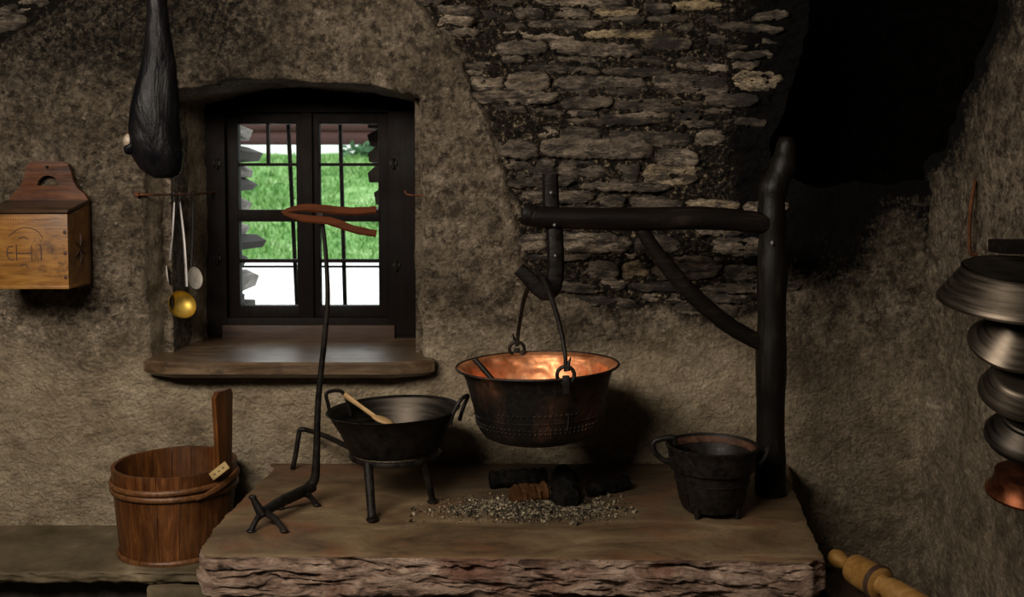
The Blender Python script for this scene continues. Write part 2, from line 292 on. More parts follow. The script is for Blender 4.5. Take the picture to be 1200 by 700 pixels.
class MB:
    def __init__(s): s.v = []; s.f = []
    def add(s, vs, fs):
        o = len(s.v); s.v += [tuple(v) for v in vs]; s.f += [tuple(i + o for i in f) for f in fs]; return s
    def box(s, c, size, rot=None, taper=1.0, jit=0.0):
        R = rot or Matrix.Identity(3); hx, hy, hz = [k / 2 for k in size]; vs = []
        for z in (-1, 1):
            for x, y in ((-1, -1), (1, -1), (1, 1), (-1, 1)):
                t = taper if z > 0 else 1.0
                p = Vector((x * hx * t, y * hy * t, z * hz)) + Vector([random.uniform(-jit, jit) for _ in range(3)])
                vs.append(Vector(c) + R @ p)
        return s.add(vs, [(3, 2, 1, 0), (4, 5, 6, 7), (0, 1, 5, 4), (1, 2, 6, 5), (2, 3, 7, 6), (3, 0, 4, 7)])
    def bbox(s, lo, hi, b=0.0):
        c = [(a + d) / 2 for a, d in zip(lo, hi)]; sz = [d - a for a, d in zip(lo, hi)]
        return s.rbox(c, sz, b) if b else s.box(c, sz)
    def rbox(s, c, size, b=0.004, rot=None):
        bm = bmesh.new(); bmesh.ops.create_cube(bm, size=1)
        bmesh.ops.scale(bm, vec=size, verts=bm.verts)
        bmesh.ops.bevel(bm, geom=bm.edges[:], offset=b, segments=2, affect='EDGES', profile=0.6)
        R = rot or Matrix.Identity(3); bm.verts.index_update()
        vs = [Vector(c) + R @ v.co for v in bm.verts]; fs = [[v.index for v in f.verts] for f in bm.faces]; bm.free()
        return s.add(vs, fs)
    def tube(s, pts, radii, seg=10, flat=1.0, up=None, caps=True, closed=False, wob=0.0):
        pts = [Vector(p) for p in pts]; n = len(pts)
        if isinstance(radii, (int, float)): radii = [radii] * n
        base = len(s.v); vs = []; T = []
        for i in range(n):
            a = pts[i - 1] if (i or closed) else pts[0]; b = pts[(i + 1) % n] if (i < n - 1 or closed) else pts[-1]
            T.append((b - a).normalized())
        u = Vector(up) if up else (Vector((0, 0, 1)) if abs(T[0].z) < 0.9 else Vector((0, 1, 0)))
        for i in range(n):
            u = (u - T[i] * u.dot(T[i])).normalized(); w_ = T[i].cross(u)
            for k in range(seg):
                a = 2 * PI * k / seg; r = radii[i] * (1 + (random.uniform(-wob, wob) if wob else 0))
                vs.append(pts[i] + u * math.cos(a) * r + w_ * math.sin(a) * r * flat)
        fs = []
        for i in range(n if closed else n - 1):
            j = (i + 1) % n
            for k in range(seg):
                l = (k + 1) % seg; fs.append((i * seg + k, i * seg + l, j * seg + l, j * seg + k))
        if caps and not closed:
            fs.append(tuple(range(seg - 1, -1, -1))); fs.append(tuple((n - 1) * seg + k for k in range(seg)))
        return s.add(vs, fs)
    def lathe(s, prof, seg=48, c=(0, 0, 0), R=None, fn=None, a0=0.0, a1=2 * PI):
        c = Vector(c); vs = []; full = abs(a1 - a0 - 2 * PI) < 1e-6; m_ = seg if full else seg + 1
        for r, z in prof:
            for k in range(m_):
                a = a0 + (a1 - a0) * k / seg; rr = fn(r, z, a) if fn else r
                p = Vector((rr * math.cos(a), rr * math.sin(a), z)); vs.append(c + (R @ p if R else p))
        fs = []
        for i in range(len(prof) - 1):
            for k in range(seg):
                l = (k + 1) % m_; fs.append((i * m_ + k, i * m_ + l, (i + 1) * m_ + l, (i + 1) * m_ + k))
        return s.add(vs, fs)
    def ball(s, c, r, seg=10, rings=6, R=None):
        if isinstance(r, (int, float)): r = (r, r, r)
        vs = []
        for i in range(rings + 1):
            t = PI * i / rings
            for k in range(seg):
                a = 2 * PI * k / seg; p = Vector((r[0] * math.sin(t) * math.cos(a), r[1] * math.sin(t) * math.sin(a), -r[2] * math.cos(t)))
                vs.append(Vector(c) + (R @ p if R else p))
        fs = [(i * seg + k, i * seg + (k + 1) % seg, (i + 1) * seg + (k + 1) % seg, (i + 1) * seg + k) for i in range(rings) for k in range(seg)]
        return s.add(vs, fs)
    def shape(s, outer, holes, to3d, depth):
        """flat outline with holes, given thickness; to3d(x, y, t) -> point"""
        bm = bmesh.new(); es = []
        for loop in [outer] + holes:
            vs_ = [bm.verts.new((x, y, 0)) for x, y in loop]
            es += [bm.edges.new((vs_[i], vs_[(i + 1) % len(vs_)])) for i in range(len(vs_))]
        bmesh.ops.triangle_fill(bm, edges=es, use_beauty=True); bm.verts.index_update()
        pts = [v.co.copy() for v in bm.verts]; fs = [[v.index for v in f.verts] for f in bm.faces]; bm.free(); k = len(pts)
        side = []; o_ = 0
        for loop in [outer] + holes:
            m_ = len(loop); side += [(o_ + i, o_ + (i + 1) % m_, k + o_ + (i + 1) % m_, k + o_ + i) for i in range(m_)]; o_ += m_
        s.add([to3d(p.x, p.y, -depth / 2) for p in pts] + [to3d(p.x, p.y, depth / 2) for p in pts], fs + [[i + k for i in f][::-1] for f in fs] + side)
        return s
    def build(s, name, mat, parent=None, smooth=True, sharp=40, attrs=None, props=None):
        me = bpy.data.meshes.new(name); off = wloc(parent) if parent else Vector((0, 0, 0))
        me.from_pydata([tuple(Vector(v) - off) for v in s.v], [], s.f)
        bm = bmesh.new(); bm.from_mesh(me)
        if attrs is None: bmesh.ops.remove_doubles(bm, verts=bm.verts, dist=1e-5)
        bmesh.ops.recalc_face_normals(bm, faces=bm.faces); bm.to_mesh(me); bm.free()
        return link_mesh(name, me, mat, parent, smooth, sharp, attrs, props)
def link_mesh(name, me, mat, parent=None, smooth=True, sharp=40, attrs=None, props=None):
    if smooth:
        me.polygons.foreach_set('use_smooth', [True] * len(me.polygons))
        if sharp: me.set_sharp_from_angle(angle=math.radians(sharp))
    if attrs:
        for k, arr in attrs.items():
            a = me.attributes.new(k, 'FLOAT', 'POINT'); a.data.foreach_set('value', np.asarray(arr, dtype=np.float32))
    me.materials.append(mat)
    o = bpy.data.objects.new(name, me); COL.objects.link(o)
    if parent: o.parent = parent
    for k, v in (props or {}).items(): o[k] = v
    return o
def grid_mesh(name, V, mask, mat, parent=None, attrs=None, props=None, flip=False, smooth=True, sharp=0):
    """V: (rows, cols, 3); mask: (rows-1, cols-1) kept faces"""
    r, c, _ = V.shape; idx = np.arange(r * c).reshape(r, c)
    q = np.stack([idx[:-1, :-1], idx[:-1, 1:], idx[1:, 1:], idx[1:, :-1]], -1)
    q = q[mask] if mask is not None else q.reshape(-1, 4)
    if flip: q = q[:, ::-1]
    used = np.unique(q); remap = -np.ones(r * c, int); remap[used] = np.arange(len(used))
    V = V.reshape(-1, 3).copy()
    if mask is not None:                                            # soften the stepped rim of an opening
        e = np.sort(np.concatenate([q[:, [0, 1]], q[:, [1, 2]], q[:, [2, 3]], q[:, [3, 0]]]), 1)
        ue, ct = np.unique(e, axis=0, return_counts=True); be = ue[ct == 1]
        rr_, cc_ = be // c, be % c
        be = be[~(((rr_ == 0).all(1)) | ((rr_ == r - 1).all(1)) | ((cc_ == 0).all(1)) | ((cc_ == c - 1).all(1)))]
        for _ in range(6):
            acc = np.zeros_like(V); n_ = np.zeros(len(V))
            np.add.at(acc, be[:, 0], V[be[:, 1]]); np.add.at(acc, be[:, 1], V[be[:, 0]]); np.add.at(n_, be.ravel(), 1)
            k_ = n_ == 2; V[k_] = .5 * V[k_] + .5 * acc[k_] / 2
    me = bpy.data.meshes.new(name); off = np.array(wloc(parent)) if parent else 0
    me.from_pydata((V.reshape(-1, 3)[used] - off).tolist(), [], remap[q].tolist())
    at = {k: np.asarray(a).reshape(-1)[used] for k, a in (attrs or {}).items()}
    return link_mesh(name, me, mat, parent, smooth, sharp, at, props)
def thing(name, label, cat, loc, group=None):
    o = bpy.data.objects.new(name, None); COL.objects.link(o); o.location = loc; o.empty_display_size = 0.05
    o['label'] = label; o['category'] = cat
    if group: o['group'] = group
    return o
def tag(o, label, cat, group=None, kind=None):
    o['label'] = label; o['category'] = cat
    if group: o['group'] = group
    if kind: o['kind'] = kind
    return o
STRUCT = {'kind': 'structure'}

# ------------------------------------------------------------------ the back wall
ROOM_L, ROOM_R, ROOM_F, ROOM_H, FLUE_TOP = -2.5, 1.444, -5.2, 2.75, 3.4
NW = dict(fl=-1.25, fr=-0.305, bl=-1.168, br=-0.370, Y=0.45, zb=1.045)   # the window niche
def arch_top(x, k=0.0):
    t = (x + 0.78) / 0.48; return 2.005 - 0.062 * t * t + k
arch_px = [(470, -40), (492, 0), (522, 40), (546, 80), (570, 130), (590, 190), (603, 240), (611, 290), (618, 335), (625, 360)]
_a = np.array([(P(x, y, 0).x, P(x, y, 0).z) for x, y in arch_px])[::-1]
low_px = [(560, 300), (612, 322), (650, 352), (720, 366), (800, 378), (885, 374), (960, 345)]
_l = np.array([(P(x, y, 0).x, P(x, y, 0).z) for x, y in low_px])
corner_px = [(-60, 100), (0, 66), (30, 42), (60, 18), (90, -6), (150, -60)]
_c = np.array([(P(x, y, 0).x, P(x, y, 0).z) for x, y in corner_px])
flue_px = [(958, -120), (950, 0), (940, 70), (915, 138), (902, 165), (905, 208), (960, 219), (1030, 214), (1110, 211), (1110, -120)]
_f = [(P(x, y, 0).x, P(x, y, 0).z) for x, y in flue_px]
def in_poly(x, z, poly):
    ins = np.zeros(np.shape(x), bool); n = len(poly)
    for i in range(n):
        (x1, z1), (x2, z2) = poly[i], poly[(i + 1) % n]
        if z1 == z2: continue
        ins ^= ((z1 > z) != (z2 > z)) & (x < (x2 - x1) * (z - z1) / (z2 - z1) + x1)
    return ins
def dist_poly(x, z, poly):
    d = np.full(np.shape(x), 9.0); n = len(poly)
    for i in range(n):
        (x1, z1), (x2, z2) = poly[i], poly[(i + 1) % n]; dx, dz = x2 - x1, z2 - z1
        t = np.clip(((x - x1) * dx + (z - z1) * dz) / (dx * dx + dz * dz), 0, 1)
        d = np.minimum(d, np.hypot(x - x1 - t * dx, z - z1 - t * dz))
    return d
def stone_mask(x, z):
    n = fbm(x * 7, z * 7, 3.3, 4) * 0.030
    right = np.interp(z, _a[:, 1], _a[:, 0]) + n
    low = np.interp(x, _l[:, 0], _l[:, 1]) + fbm(x * 5, z * 5, 8.1, 4) * 0.05
    a = sstep(-0.004, 0.008, x - right) * sstep(-0.015, 0.03, z - low) * (1 - sstep(0.85, 0.92, x + n) * sstep(1.80, 1.68, z))
    lc = np.interp(x, _c[:, 0], _c[:, 1]) + n
    b = sstep(-0.006, 0.012, z - lc) * (x < _c[-1, 0])
    return np.maximum(a, b)
def wall_y(x, z):
    s = stone_mask(x, z)
    pl = 0.020 * fbm(x * 1.6, z * 1.6, 1.0, 2) + 0.010 * fbm(x * 7, z * 7, 2.0, 3) + 0.0060 * fbm(x * 24, z * 28, 4.0, 4, 0.62)
    pl = pl - 0.004 * ridge(x * 9 + z * 4, z * 14 - x * 3, 5.0, 3)
    archx = np.interp(z, _a[:, 1], _a[:, 0])
    pl = pl - 0.030 * sstep(0.0, -0.02, x - archx) * sstep(1.15, 1.35, z)
    st = 0.016 + 0.020 * fbm(x * 9, z * 18, 6.0, 4, 0.6) - 0.014 * ridge(x * 14, z * 40, 9.0, 4)
    return pl * (1 - s) + st * s
def soot_at(x, z):
    d = dist_poly(x, z, _f)
    a = np.clip(1.5 - d / 0.38 + 0.35 * fbm(x * 4, z * 4, 2.2, 4), 0, 1.3) * sstep(1.0, 1.45, z)
    a = a * (0.35 + 0.65 * sstep(0.70, 0.86, x))
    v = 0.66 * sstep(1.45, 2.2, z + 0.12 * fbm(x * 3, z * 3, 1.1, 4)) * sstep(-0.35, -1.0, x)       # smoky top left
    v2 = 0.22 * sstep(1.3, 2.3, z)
    a = a * (1 - 0.45 * sstep(1.12, 1.34, x + .05 * fbm(x * 5, z * 5, 4.0, 3)) * sstep(1.66, 1.60, z))
    return np.clip(np.maximum(a, np.maximum(v, v2)), 0, 1)
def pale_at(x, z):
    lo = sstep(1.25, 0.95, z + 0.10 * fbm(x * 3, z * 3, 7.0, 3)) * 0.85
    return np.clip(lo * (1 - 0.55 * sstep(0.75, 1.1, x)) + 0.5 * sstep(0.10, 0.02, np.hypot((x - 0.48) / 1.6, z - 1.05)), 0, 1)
st = 0.0085
xs = np.arange(ROOM_L, ROOM_R + 0.03, st); zs = np.arange(-0.02, 2.80, st)
X, Z = np.meshgrid(xs, zs); Yw = wall_y(X, Z)
V = np.stack([X, Yw, Z], -1)
xc = (X[:-1, :-1] + X[1:, 1:]) / 2; zc = (Z[:-1, :-1] + Z[1:, 1:]) / 2
niche = (xc > NW['fl'] - 0.02) & (xc < NW['fr'] + 0.02) & (zc > NW['zb'] - 0.01) & (zc < arch_top(xc, 0.02))
fl_noise = 0.018 * fbm(xc * 9, zc * 9, 3.0, 4)
flue = in_poly(xc + fl_noise, zc + fl_noise, _f)
wall_back = grid_mesh('wall_back', V, ~(niche | flue), PLASTER, None,
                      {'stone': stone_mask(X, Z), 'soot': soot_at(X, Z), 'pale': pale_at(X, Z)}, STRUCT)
# niche reveal: a lip lying on the wall surface, turning in to the window frame
prof = []
for t in np.linspace(0, 1, 60): prof.append((-1, 0, NW['zb'] - 0.03 + (arch_top(NW['fl']) - NW['zb'] + 0.03) * t))
for t in np.linspace(0, 1, 90)[1:]: prof.append((None, NW['fl'] + (NW['fr'] - NW['fl']) * t, None))
for t in np.linspace(0, 1, 60)[1:]: prof.append((1, 0, arch_top(NW['fr']) + (NW['zb'] - 0.03 - arch_top(NW['fr'])) * t))
rows = []; ts = [-0.05, -0.035, -0.02, -0.008, 0.0] + list(np.linspace(0.02, 1, 26))
for t in ts:
    row = []
    for sd, x, z in prof:
        if sd == -1: fx, fz, nx, nz = NW['fl'], z, -1, 0; bx, bz = NW['bl'], z
        elif sd == 1: fx, fz, nx, nz = NW['fr'], z, 1, 0; bx, bz = NW['br'], z
        else:
            fx, fz = x, arch_top(x); tt = (x - NW['fl']) / (NW['fr'] - NW['fl']); nx, nz = (tt - .5) * .25, 1
            bx, bz = NW['bl'] + (NW['br'] - NW['bl']) * tt, arch_top(x, 0.012)
        row.append((fx, fz, nx, nz, bx, bz))
    rows.append((t, np.array(row)))
RV = []
for t, a in rows:
    fx, fz, nx, nz, bx, bz = a.T
    wob = 0.016 * fbm(fx * 7, fz * 7, 5.0, 5, .6)
    fx = fx + nx * wob; fz = fz + nz * wob
    if t < 0:
        x = fx - nx * t; z = fz - nz * t; y = wall_y(x, z) - 0.0025
        if t == -0.05: y = y + 0.006
        if t > -0.01: y = y + 0.003
    else:
        y0 = wall_y(fx, fz) + 0.007; y = y0 + (NW['Y'] + 0.02 - y0) * t
        r = 0.010 * fbm(fx * 6 + 3, y * 6, fz * 6, 4, .6) * min(1, t * 6)
        x = fx + (bx - fx) * t + nx * r; z = fz + (bz - fz) * t + nz * r
    RV.append(np.stack([x, y, z], -1))
RV = np.array(RV)
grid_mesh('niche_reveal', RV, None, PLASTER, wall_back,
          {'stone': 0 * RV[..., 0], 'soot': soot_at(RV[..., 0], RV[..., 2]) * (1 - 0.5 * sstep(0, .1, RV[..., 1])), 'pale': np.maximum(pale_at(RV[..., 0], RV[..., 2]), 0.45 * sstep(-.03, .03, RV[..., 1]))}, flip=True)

# stones laid one by one in the rubble part of the back wall
def make_stone(xc_, zc_, w_, h_, prot, seed, rot=0.0):
    nx_, nz_ = max(10, int(w_ / 0.010)), max(6, int(h_ / 0.007))
    u, v = np.meshgrid(np.linspace(-1, 1, nx_), np.linspace(-1, 1, nz_))
    ex = 1 - 0.16 * np.abs(v) ** 2 * random.uniform(.3, 1.3); ez = 1 - random.uniform(0.25, 0.6) * np.abs(u) ** random.uniform(1.8, 3.5)
    x = u * w_ / 2 * ex; z = v * h_ / 2 * ez
    x = x + 0.010 * fbm(v * 2 + seed, u * 2, seed, 3); z = z + 0.008 * fbm(u * 3 * w_ / 0.15 + seed, seed, 1.0, 3) + x * rot
    dome = np.clip(1 - np.abs(u) ** 12, 0, 1) * np.clip(1 - np.abs(v) ** 8, 0, 1)
    wx, wz = x + seed * 3.1, z
    lay = ridge(wx * 9, wz * 42 + x * 4, seed, 4)
    y = 0.055 - (0.055 + prot) * dome ** 0.6 - 0.010 * lay * dome + 0.014 * fbm(wx * 11, wz * 20, seed, 4, .6) * dome - 0.006 * v * dome
    V_ = np.stack([xc_ + x, y, zc_ + z], -1)
    return grid_mesh('stone', V_, None, STONE, wall_back, smooth=True, sharp=0)
ns = 0
z = 1.10
while z < 2.52:
    h_ = random.choice([0.026, 0.032, 0.038, 0.046, 0.054, 0.066])
    x = -0.36 + random.uniform(-.1, 0)
    while x < 1.06:
        w_ = random.choice([random.uniform(0.08, 0.18), random.uniform(0.16, 0.38)])
        cx, cz = x + w_ / 2, z + h_ / 2 + 0.016 * math.sin(x * 4 + z * 5) + random.uniform(-.006, .006)
        pts = [(cx - w_ * .38, cz), (cx + w_ * .38, cz), (cx, cz - h_ * .3), (cx, cz + h_ * .3), (cx, cz)]
        ins = np.mean([float(stone_mask(np.array(a), np.array(b)) > 0.5) for a, b in pts])
        fl = any(in_poly(np.array(a), np.array(b), _f) for a, b in (pts[1], pts[4], (cx + w_ * .5, cz)))
        if ins > 0.75 and not fl and random.random() < 0.93:
            make_stone(cx, cz, w_ * 1.10, h_ * 1.28, random.uniform(-0.012, 0.022), ns * 0.77, random.uniform(-.09, .05)); ns += 1
        x += w_ + 0.006
    z += h_ + 0.003
for cx, cz, w_, h_ in [(-1.72, 2.19, .16, .06), (-1.66, 2.25, .20, .05), (-1.80, 2.12, .12, .05), (-1.74, 2.30, .25, .05), (-1.56, 2.31, .14, .05), (-1.86, 2.22, .14, .06)]:
    make_stone(cx, cz, w_, h_, random.uniform(0, .02), ns * 0.77, 0.2); ns += 1
print('stones', ns)

# ------------------------------------------------------------------ right wall, flue, rest of the room
rf_px = [(1110, 175), (1140, 100), (1165, 20), (1176, -30), (1200, -120)]
_rf = [(0.08, PX(1112, 196, ROOM_R).z)] + [(PX(x, y, ROOM_R).y, PX(x, y, ROOM_R).z) for x, y in rf_px] + [(0.08, 2.9)]
st2 = 0.0095
ys = np.arange(-1.6, 0.04, st2); zs2 = np.arange(-0.02, 2.80, st2); Yg, Zg = np.meshgrid(ys, zs2)
Xr = ROOM_R + 0.020 * fbm(Yg * 2, Zg * 2, 1.7, 3) + 0.010 * fbm(Yg * 9, Zg * 7, 4.4, 4, .6) - 0.004 * ridge(Yg * 14, Zg * 8, 2.4, 3)
Xr = Xr + 0.02 * sstep(-0.12, 0.0, Yg) * -1
yc = (Yg[:-1, :-1] + Yg[1:, 1:]) / 2; zc2 = (Zg[:-1, :-1] + Zg[1:, 1:]) / 2
nn = 0.02 * fbm(yc * 9, zc2 * 9, 7.0, 4)
hole = in_poly(yc + nn, zc2 + nn, _rf)
dr = dist_poly(Yg, Zg, _rf)
sootr = np.clip(np.clip(0.85 - dr / 0.22 + 0.4 * fbm(Yg * 6, Zg * 5, 1.2, 4), 0, 1) + 0.18, 0, 1)
wall_right = grid_mesh('wall_right', np.stack([Xr, Yg, Zg], -1), ~hole, PLASTER, None,
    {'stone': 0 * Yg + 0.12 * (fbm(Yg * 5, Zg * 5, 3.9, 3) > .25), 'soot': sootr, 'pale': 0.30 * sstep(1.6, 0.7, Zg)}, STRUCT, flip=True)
MB().bbox((ROOM_R + 0.03, ROOM_F, -0.02), (ROOM_R + 0.2, -1.58, ROOM_H + .05)).build('wall_right_rear', PLASTER, wall_right, False)
MB().bbox((ROOM_L - 0.2, ROOM_F, -0.02), (ROOM_L + 0.01, 0.1, ROOM_H + .05)).build('wall_left', SOOTBLACK, None, False, props=STRUCT)  # out of view; coloured black to cut bounce light
MB().bbox((ROOM_L, ROOM_F - 0.2, -0.02), (ROOM_R + .1, ROOM_F, ROOM_H + .05)).build('wall_front', SOOTBLACK, None, False, props=STRUCT)  # behind the camera; black colour keeps fill low and shade deep
MB().bbox((ROOM_L - .2, ROOM_F - .2, -0.15), (ROOM_R + .2, 0.2, 0.0)).build('floor', FLOORM, None, False, props=STRUCT)
MB().bbox((ROOM_L - .2, ROOM_F - .2, ROOM_H), (ROOM_R + .1, 0.12, ROOM_H + .1)).build('ceiling', SOOTBLACK, None, False, props=STRUCT)
b = MB()                                                            # the sooty flue behind the corner opening
b.bbox((0.55, 0.75, 1.2), (2.6, 0.85, FLUE_TOP)); b.bbox((2.5, -1.6, 1.2), (2.6, 0.85, FLUE_TOP))
b.bbox((0.55, 0.06, 1.2), (0.70, 0.85, FLUE_TOP)); b.bbox((1.66, -1.6, 1.2), (2.6, -1.5, FLUE_TOP))
b.bbox((0.55, 0.06, 1.3), (2.6, 0.85, 1.55)); b.bbox((1.50, -1.6, 1.3), (2.6, 0.85, 1.55)); b.bbox((0.55, 0.06, FLUE_TOP), (2.6, 0.85, FLUE_TOP + .1)); b.bbox((1.48, -1.6, FLUE_TOP), (2.6, 0.85, FLUE_TOP + .1))
b.build('chimney_flue', SOOTBLACK, None, False, props=STRUCT)
# outer masonry above and beside the window so that daylight only enters through it
b = MB()
b.bbox((ROOM_L - .2, 0.10, -.1), (NW['bl'] - 0.03, 0.62, 2.85)); b.bbox((NW['br'] + 0.03, 0.10, -.1), (0.55, 0.62, 2.85))
b.bbox((NW['bl'] - 0.03, 0.10, 2.05), (NW['br'] + .03, 0.62, 2.85)); b.bbox((NW['bl'] - .03, 0.10, -.1), (NW['br'] + .03, 0.62, 1.0))
b.bbox((0.55, 0.10, -.1), (2.6, 0.62, 1.3))
b.build('wall_back_core', PLASTER, wall_back, False)

# ------------------------------------------------------------------ window
WY = 0.45
FX = lambda px, Y=WY: P(px, 250, Y).x
FZ = lambda py, Y=WY: P(365, py, Y).z
def rect(mb, x0, x1, y0, y1, Y0, Y1, bev=0.004):                   # pixel rectangle on the frame plane, real thickness
    return mb.bbox((FX(x0), Y0, FZ(y1)), (FX(x1), Y1, FZ(y0)), bev)
win = bpy.data.objects.new('window_1', None); COL.objects.link(win); win['kind'] = 'structure'; win.location = (FX(365), WY, FZ(385))
b = MB()
rect(b, 236, 266, 96, 392, WY - .02, WY + .10); rect(b, 456, 496, 96, 392, WY - .02, WY + .10)
rect(b, 236, 496, 84, 132, WY - .02, WY + .10); rect(b, 236, 496, 372, 400, WY - .015, WY + .10)
b.build('window_frame', FRAMEWOOD, win)
for nm, x0, x1, ox0, ox1 in (('left', 265, 360, 279, 347), ('right', 360, 457, 374, 443)):
    b = MB(); Y0, Y1 = WY + .01, WY + .055
    rect(b, x0, ox0, 131, 375, Y0, Y1); rect(b, ox1, x1, 131, 375, Y0, Y1)
    rect(b, ox0 - 2, ox1 + 2, 131, 145, Y0, Y1); rect(b, ox0 - 2, ox1 + 2, 359, 375, Y0, Y1); rect(b, ox0 - 2, ox1 + 2, 246, 260, Y0 - .006, Y1)
    sash = b.build('casement', FRAMEWOOD, win)
    b = MB(); rect(b, ox0, ox1, 191, 194.5, Y0 + .01, Y1 - .008, .001); b.build('glazing_bar', FRAMEWOOD, sash)
    b = MB(); rect(b, ox0, ox1, 304.5, 308.5, Y0 + .01, Y1 - .008, .001); b.build('glazing_bar', FRAMEWOOD, sash)
    if nm == 'left':
        b = MB(); rect(b, 311.5, 314.5, 145, 191, Y0 + .01, Y1 - .008, .001); b.build('glazing_bar', FRAMEWOOD, sash)
    for z0, z1 in ((144, 192), (194, 247), (259, 306), (308, 360)):
        b = MB(); rect(b, ox0 - 1, ox1 + 1, z0, z1, WY + .030, WY + .033, 0); b.build('pane', GLASS, sash, False)
b = MB(); rect(b, 353, 367, 131, 375, WY - .008, WY + .012); b.build('meeting_stile', FRAMEWOOD, win)
for x0, y0 in ((257, 192), (256, 303), (462, 192), (465, 311)):
    h = MB().rbox((FX(x0), WY - .022, FZ(y0)), (0.030, 0.012, 0.020), .003).tube([(FX(x0), WY - .03, FZ(y0 + 6)), (FX(x0), WY - .03, FZ(y0 - 6))], .006, 8)
    h.build('hinge', IRON, win)
b = MB()                                                            # iron grille outside the glass
GY = WY + .13
for xt, xb in ((338, 348), (399, 404)):
    b.tube([(FX(xt, GY), GY, FZ(120, GY)), (FX(xb, GY), GY, FZ(385, GY))], 0.0085, 8)
for yy in (313,): b.tube([(FX(255, GY), GY + .018, FZ(yy, GY)), (FX(470, GY), GY + .018, FZ(yy, GY))], 0.0045, 8)
b.build('iron_grille', IRON, win)
# sill board, worn front edge, and the small riser behind it
zt = 1.056
out = [(-1.178, .44), (-1.246, .02), (-1.250, -.055), (-1.235, -.072), (-1.155, -.112), (-.385, -.116), (-.285, -.078), (-.262, -.055), (-.262, -.03), (-.300, .0), (-.372, .44)]
b = MB(); n = len(out)
ring = lambda ins, z_: [(x + (0.018 if x > -.78 else -.018) * -ins * (1 if y < .4 else 0), y + (.018 * ins if y < 0 else 0), z_) for x, y in out]
L = [ring(0.35, zt), ring(0.0, zt - .008), ring(0.05, zt - .040), ring(1.3, zt - .056)]
vs = [v for r_ in L for v in r_]
fs = [tuple(range(n))] + [(i * n + k, i * n + (k + 1) % n, (i + 1) * n + (k + 1) % n, (i + 1) * n + k) for i in range(3) for k in range(n)] + [tuple(3 * n + k for k in range(n))]
b.add(vs, fs).build('window_sill', SILLWOOD, win, True, 30)
MB().bbox((FX(261), WY - .035, zt - .02), (FX(463), WY - .012, FZ(380)), .005).build('sill_riser', CRATEWOOD, win)
h = MB().tube(catmull([P(499, 229, .10) + Vector((.02, 0, 0)), P(483, 229, .10), P(476, 227, .10), P(475, 223, .10)], 12), .004, 8)
tag(h.build('wall_hook', RUST), 'small rusty hook in the plaster right of the window', 'hook')

# ------------------------------------------------------------------ outdoors
gz = 0.90
xs_ = np.linspace(-14, 8, 120); yy_ = np.concatenate([np.linspace(0.62, 6.2, 30), np.linspace(6.4, 11.5, 60), np.linspace(12, 30, 20)])
Xg, Yg2 = np.meshgrid(xs_, yy_)
Zo = gz + np.interp(Yg2, [0, 6.3, 7.0, 10.6, 11.5, 30], [0, 0, .06, 1.05, 1.20, 1.4]) + .05 * fbm(Xg * .8, Yg2 * .8, 0, 3)
pathmask = (Yg2[:-1, :-1] < 6.3)
grid_mesh('exterior_path', np.stack([Xg, Yg2, Zo], -1), pathmask, PATHM, None, None, STRUCT)
bank = grid_mesh('exterior_bank', np.stack([Xg, Yg2, Zo], -1), ~pathmask, GRASSM, None, None, STRUCT)
rs = np.random.RandomState(3); b = MB()
N = 9000; gx = rs.uniform(-5.2, -0.6, N); gy = rs.uniform(6.2, 11.0, N)
gzv = gz + np.interp(gy, [0, 6.3, 7.0, 10.6, 11.5, 30], [0, 0, .06, 1.05, 1.20, 1.4])
vs = []; fs = []
for i in range(N):
    h_ = rs.uniform(.04, .11); a = rs.uniform(0, PI); dx, dy = math.cos(a) * .022, math.sin(a) * .022; lx, ly = rs.uniform(-.06, .06, 2); k = 3 * i
    vs += [(gx[i] - dx, gy[i] - dy, gzv[i] - .03), (gx[i] + dx, gy[i] + dy, gzv[i] - .03), (gx[i] + lx, gy[i] + ly, gzv[i] + h_)]; fs.append((k, k + 1, k + 2))
me = bpy.data.meshes.new('grass'); me.from_pydata(vs, [], fs)
tag(link_mesh('grass', me, GRASSM, None, False), 'bright green meadow grass on the bank outside the window', 'grass', None, 'stuff')
cabin = thing('log_cabin', 'reddish log wall of a building seen through the top window panes', 'building', (-3.2, 12.2, 2.1))
MB().bbox((-9, 11.9, 1.6), (3, 12.6, 2.24), .02).build('foundation', PATHM, cabin)
for i in range(7):
    b = MB().tube([(-9 + .1 * i, 12.2, 2.33 + .19 * i), (-3, 12.17, 2.33 + .19 * i + .02), (3, 12.2, 2.33 + .19 * i)], .105, 14, wob=.03); b.build('log', LOGRED, cabin)
sh = MB(); rs = np.random.RandomState(5)
for i in range(420):
    c = (-1.98 + rs.normal() * .17, 11.2 + rs.normal() * .12, 2.06 + rs.normal() * .07)
    R = Matrix.Rotation(rs.uniform(0, 6), 3, 'X') @ Matrix.Rotation(rs.uniform(0, 6), 3, 'Z'); q = R @ Vector((.07, 0, 0)); t_ = R @ Vector((0, .035, 0)); c = Vector(c)
    sh.add([c - q, c + t_, c + q, c - t_], [(0, 1, 2, 3)])
shrub = thing('shrub', 'dark green shrub before the log building', 'shrub', (-2.05, 11.2, 2.0)); sh.build('foliage', SHRUBM, shrub, False)
MB().tube([(-2.05, 11.2, 2.0), (-2.0, 11.2, 2.3)], .03, 8).build('stem', SPLITDARK, shrub)
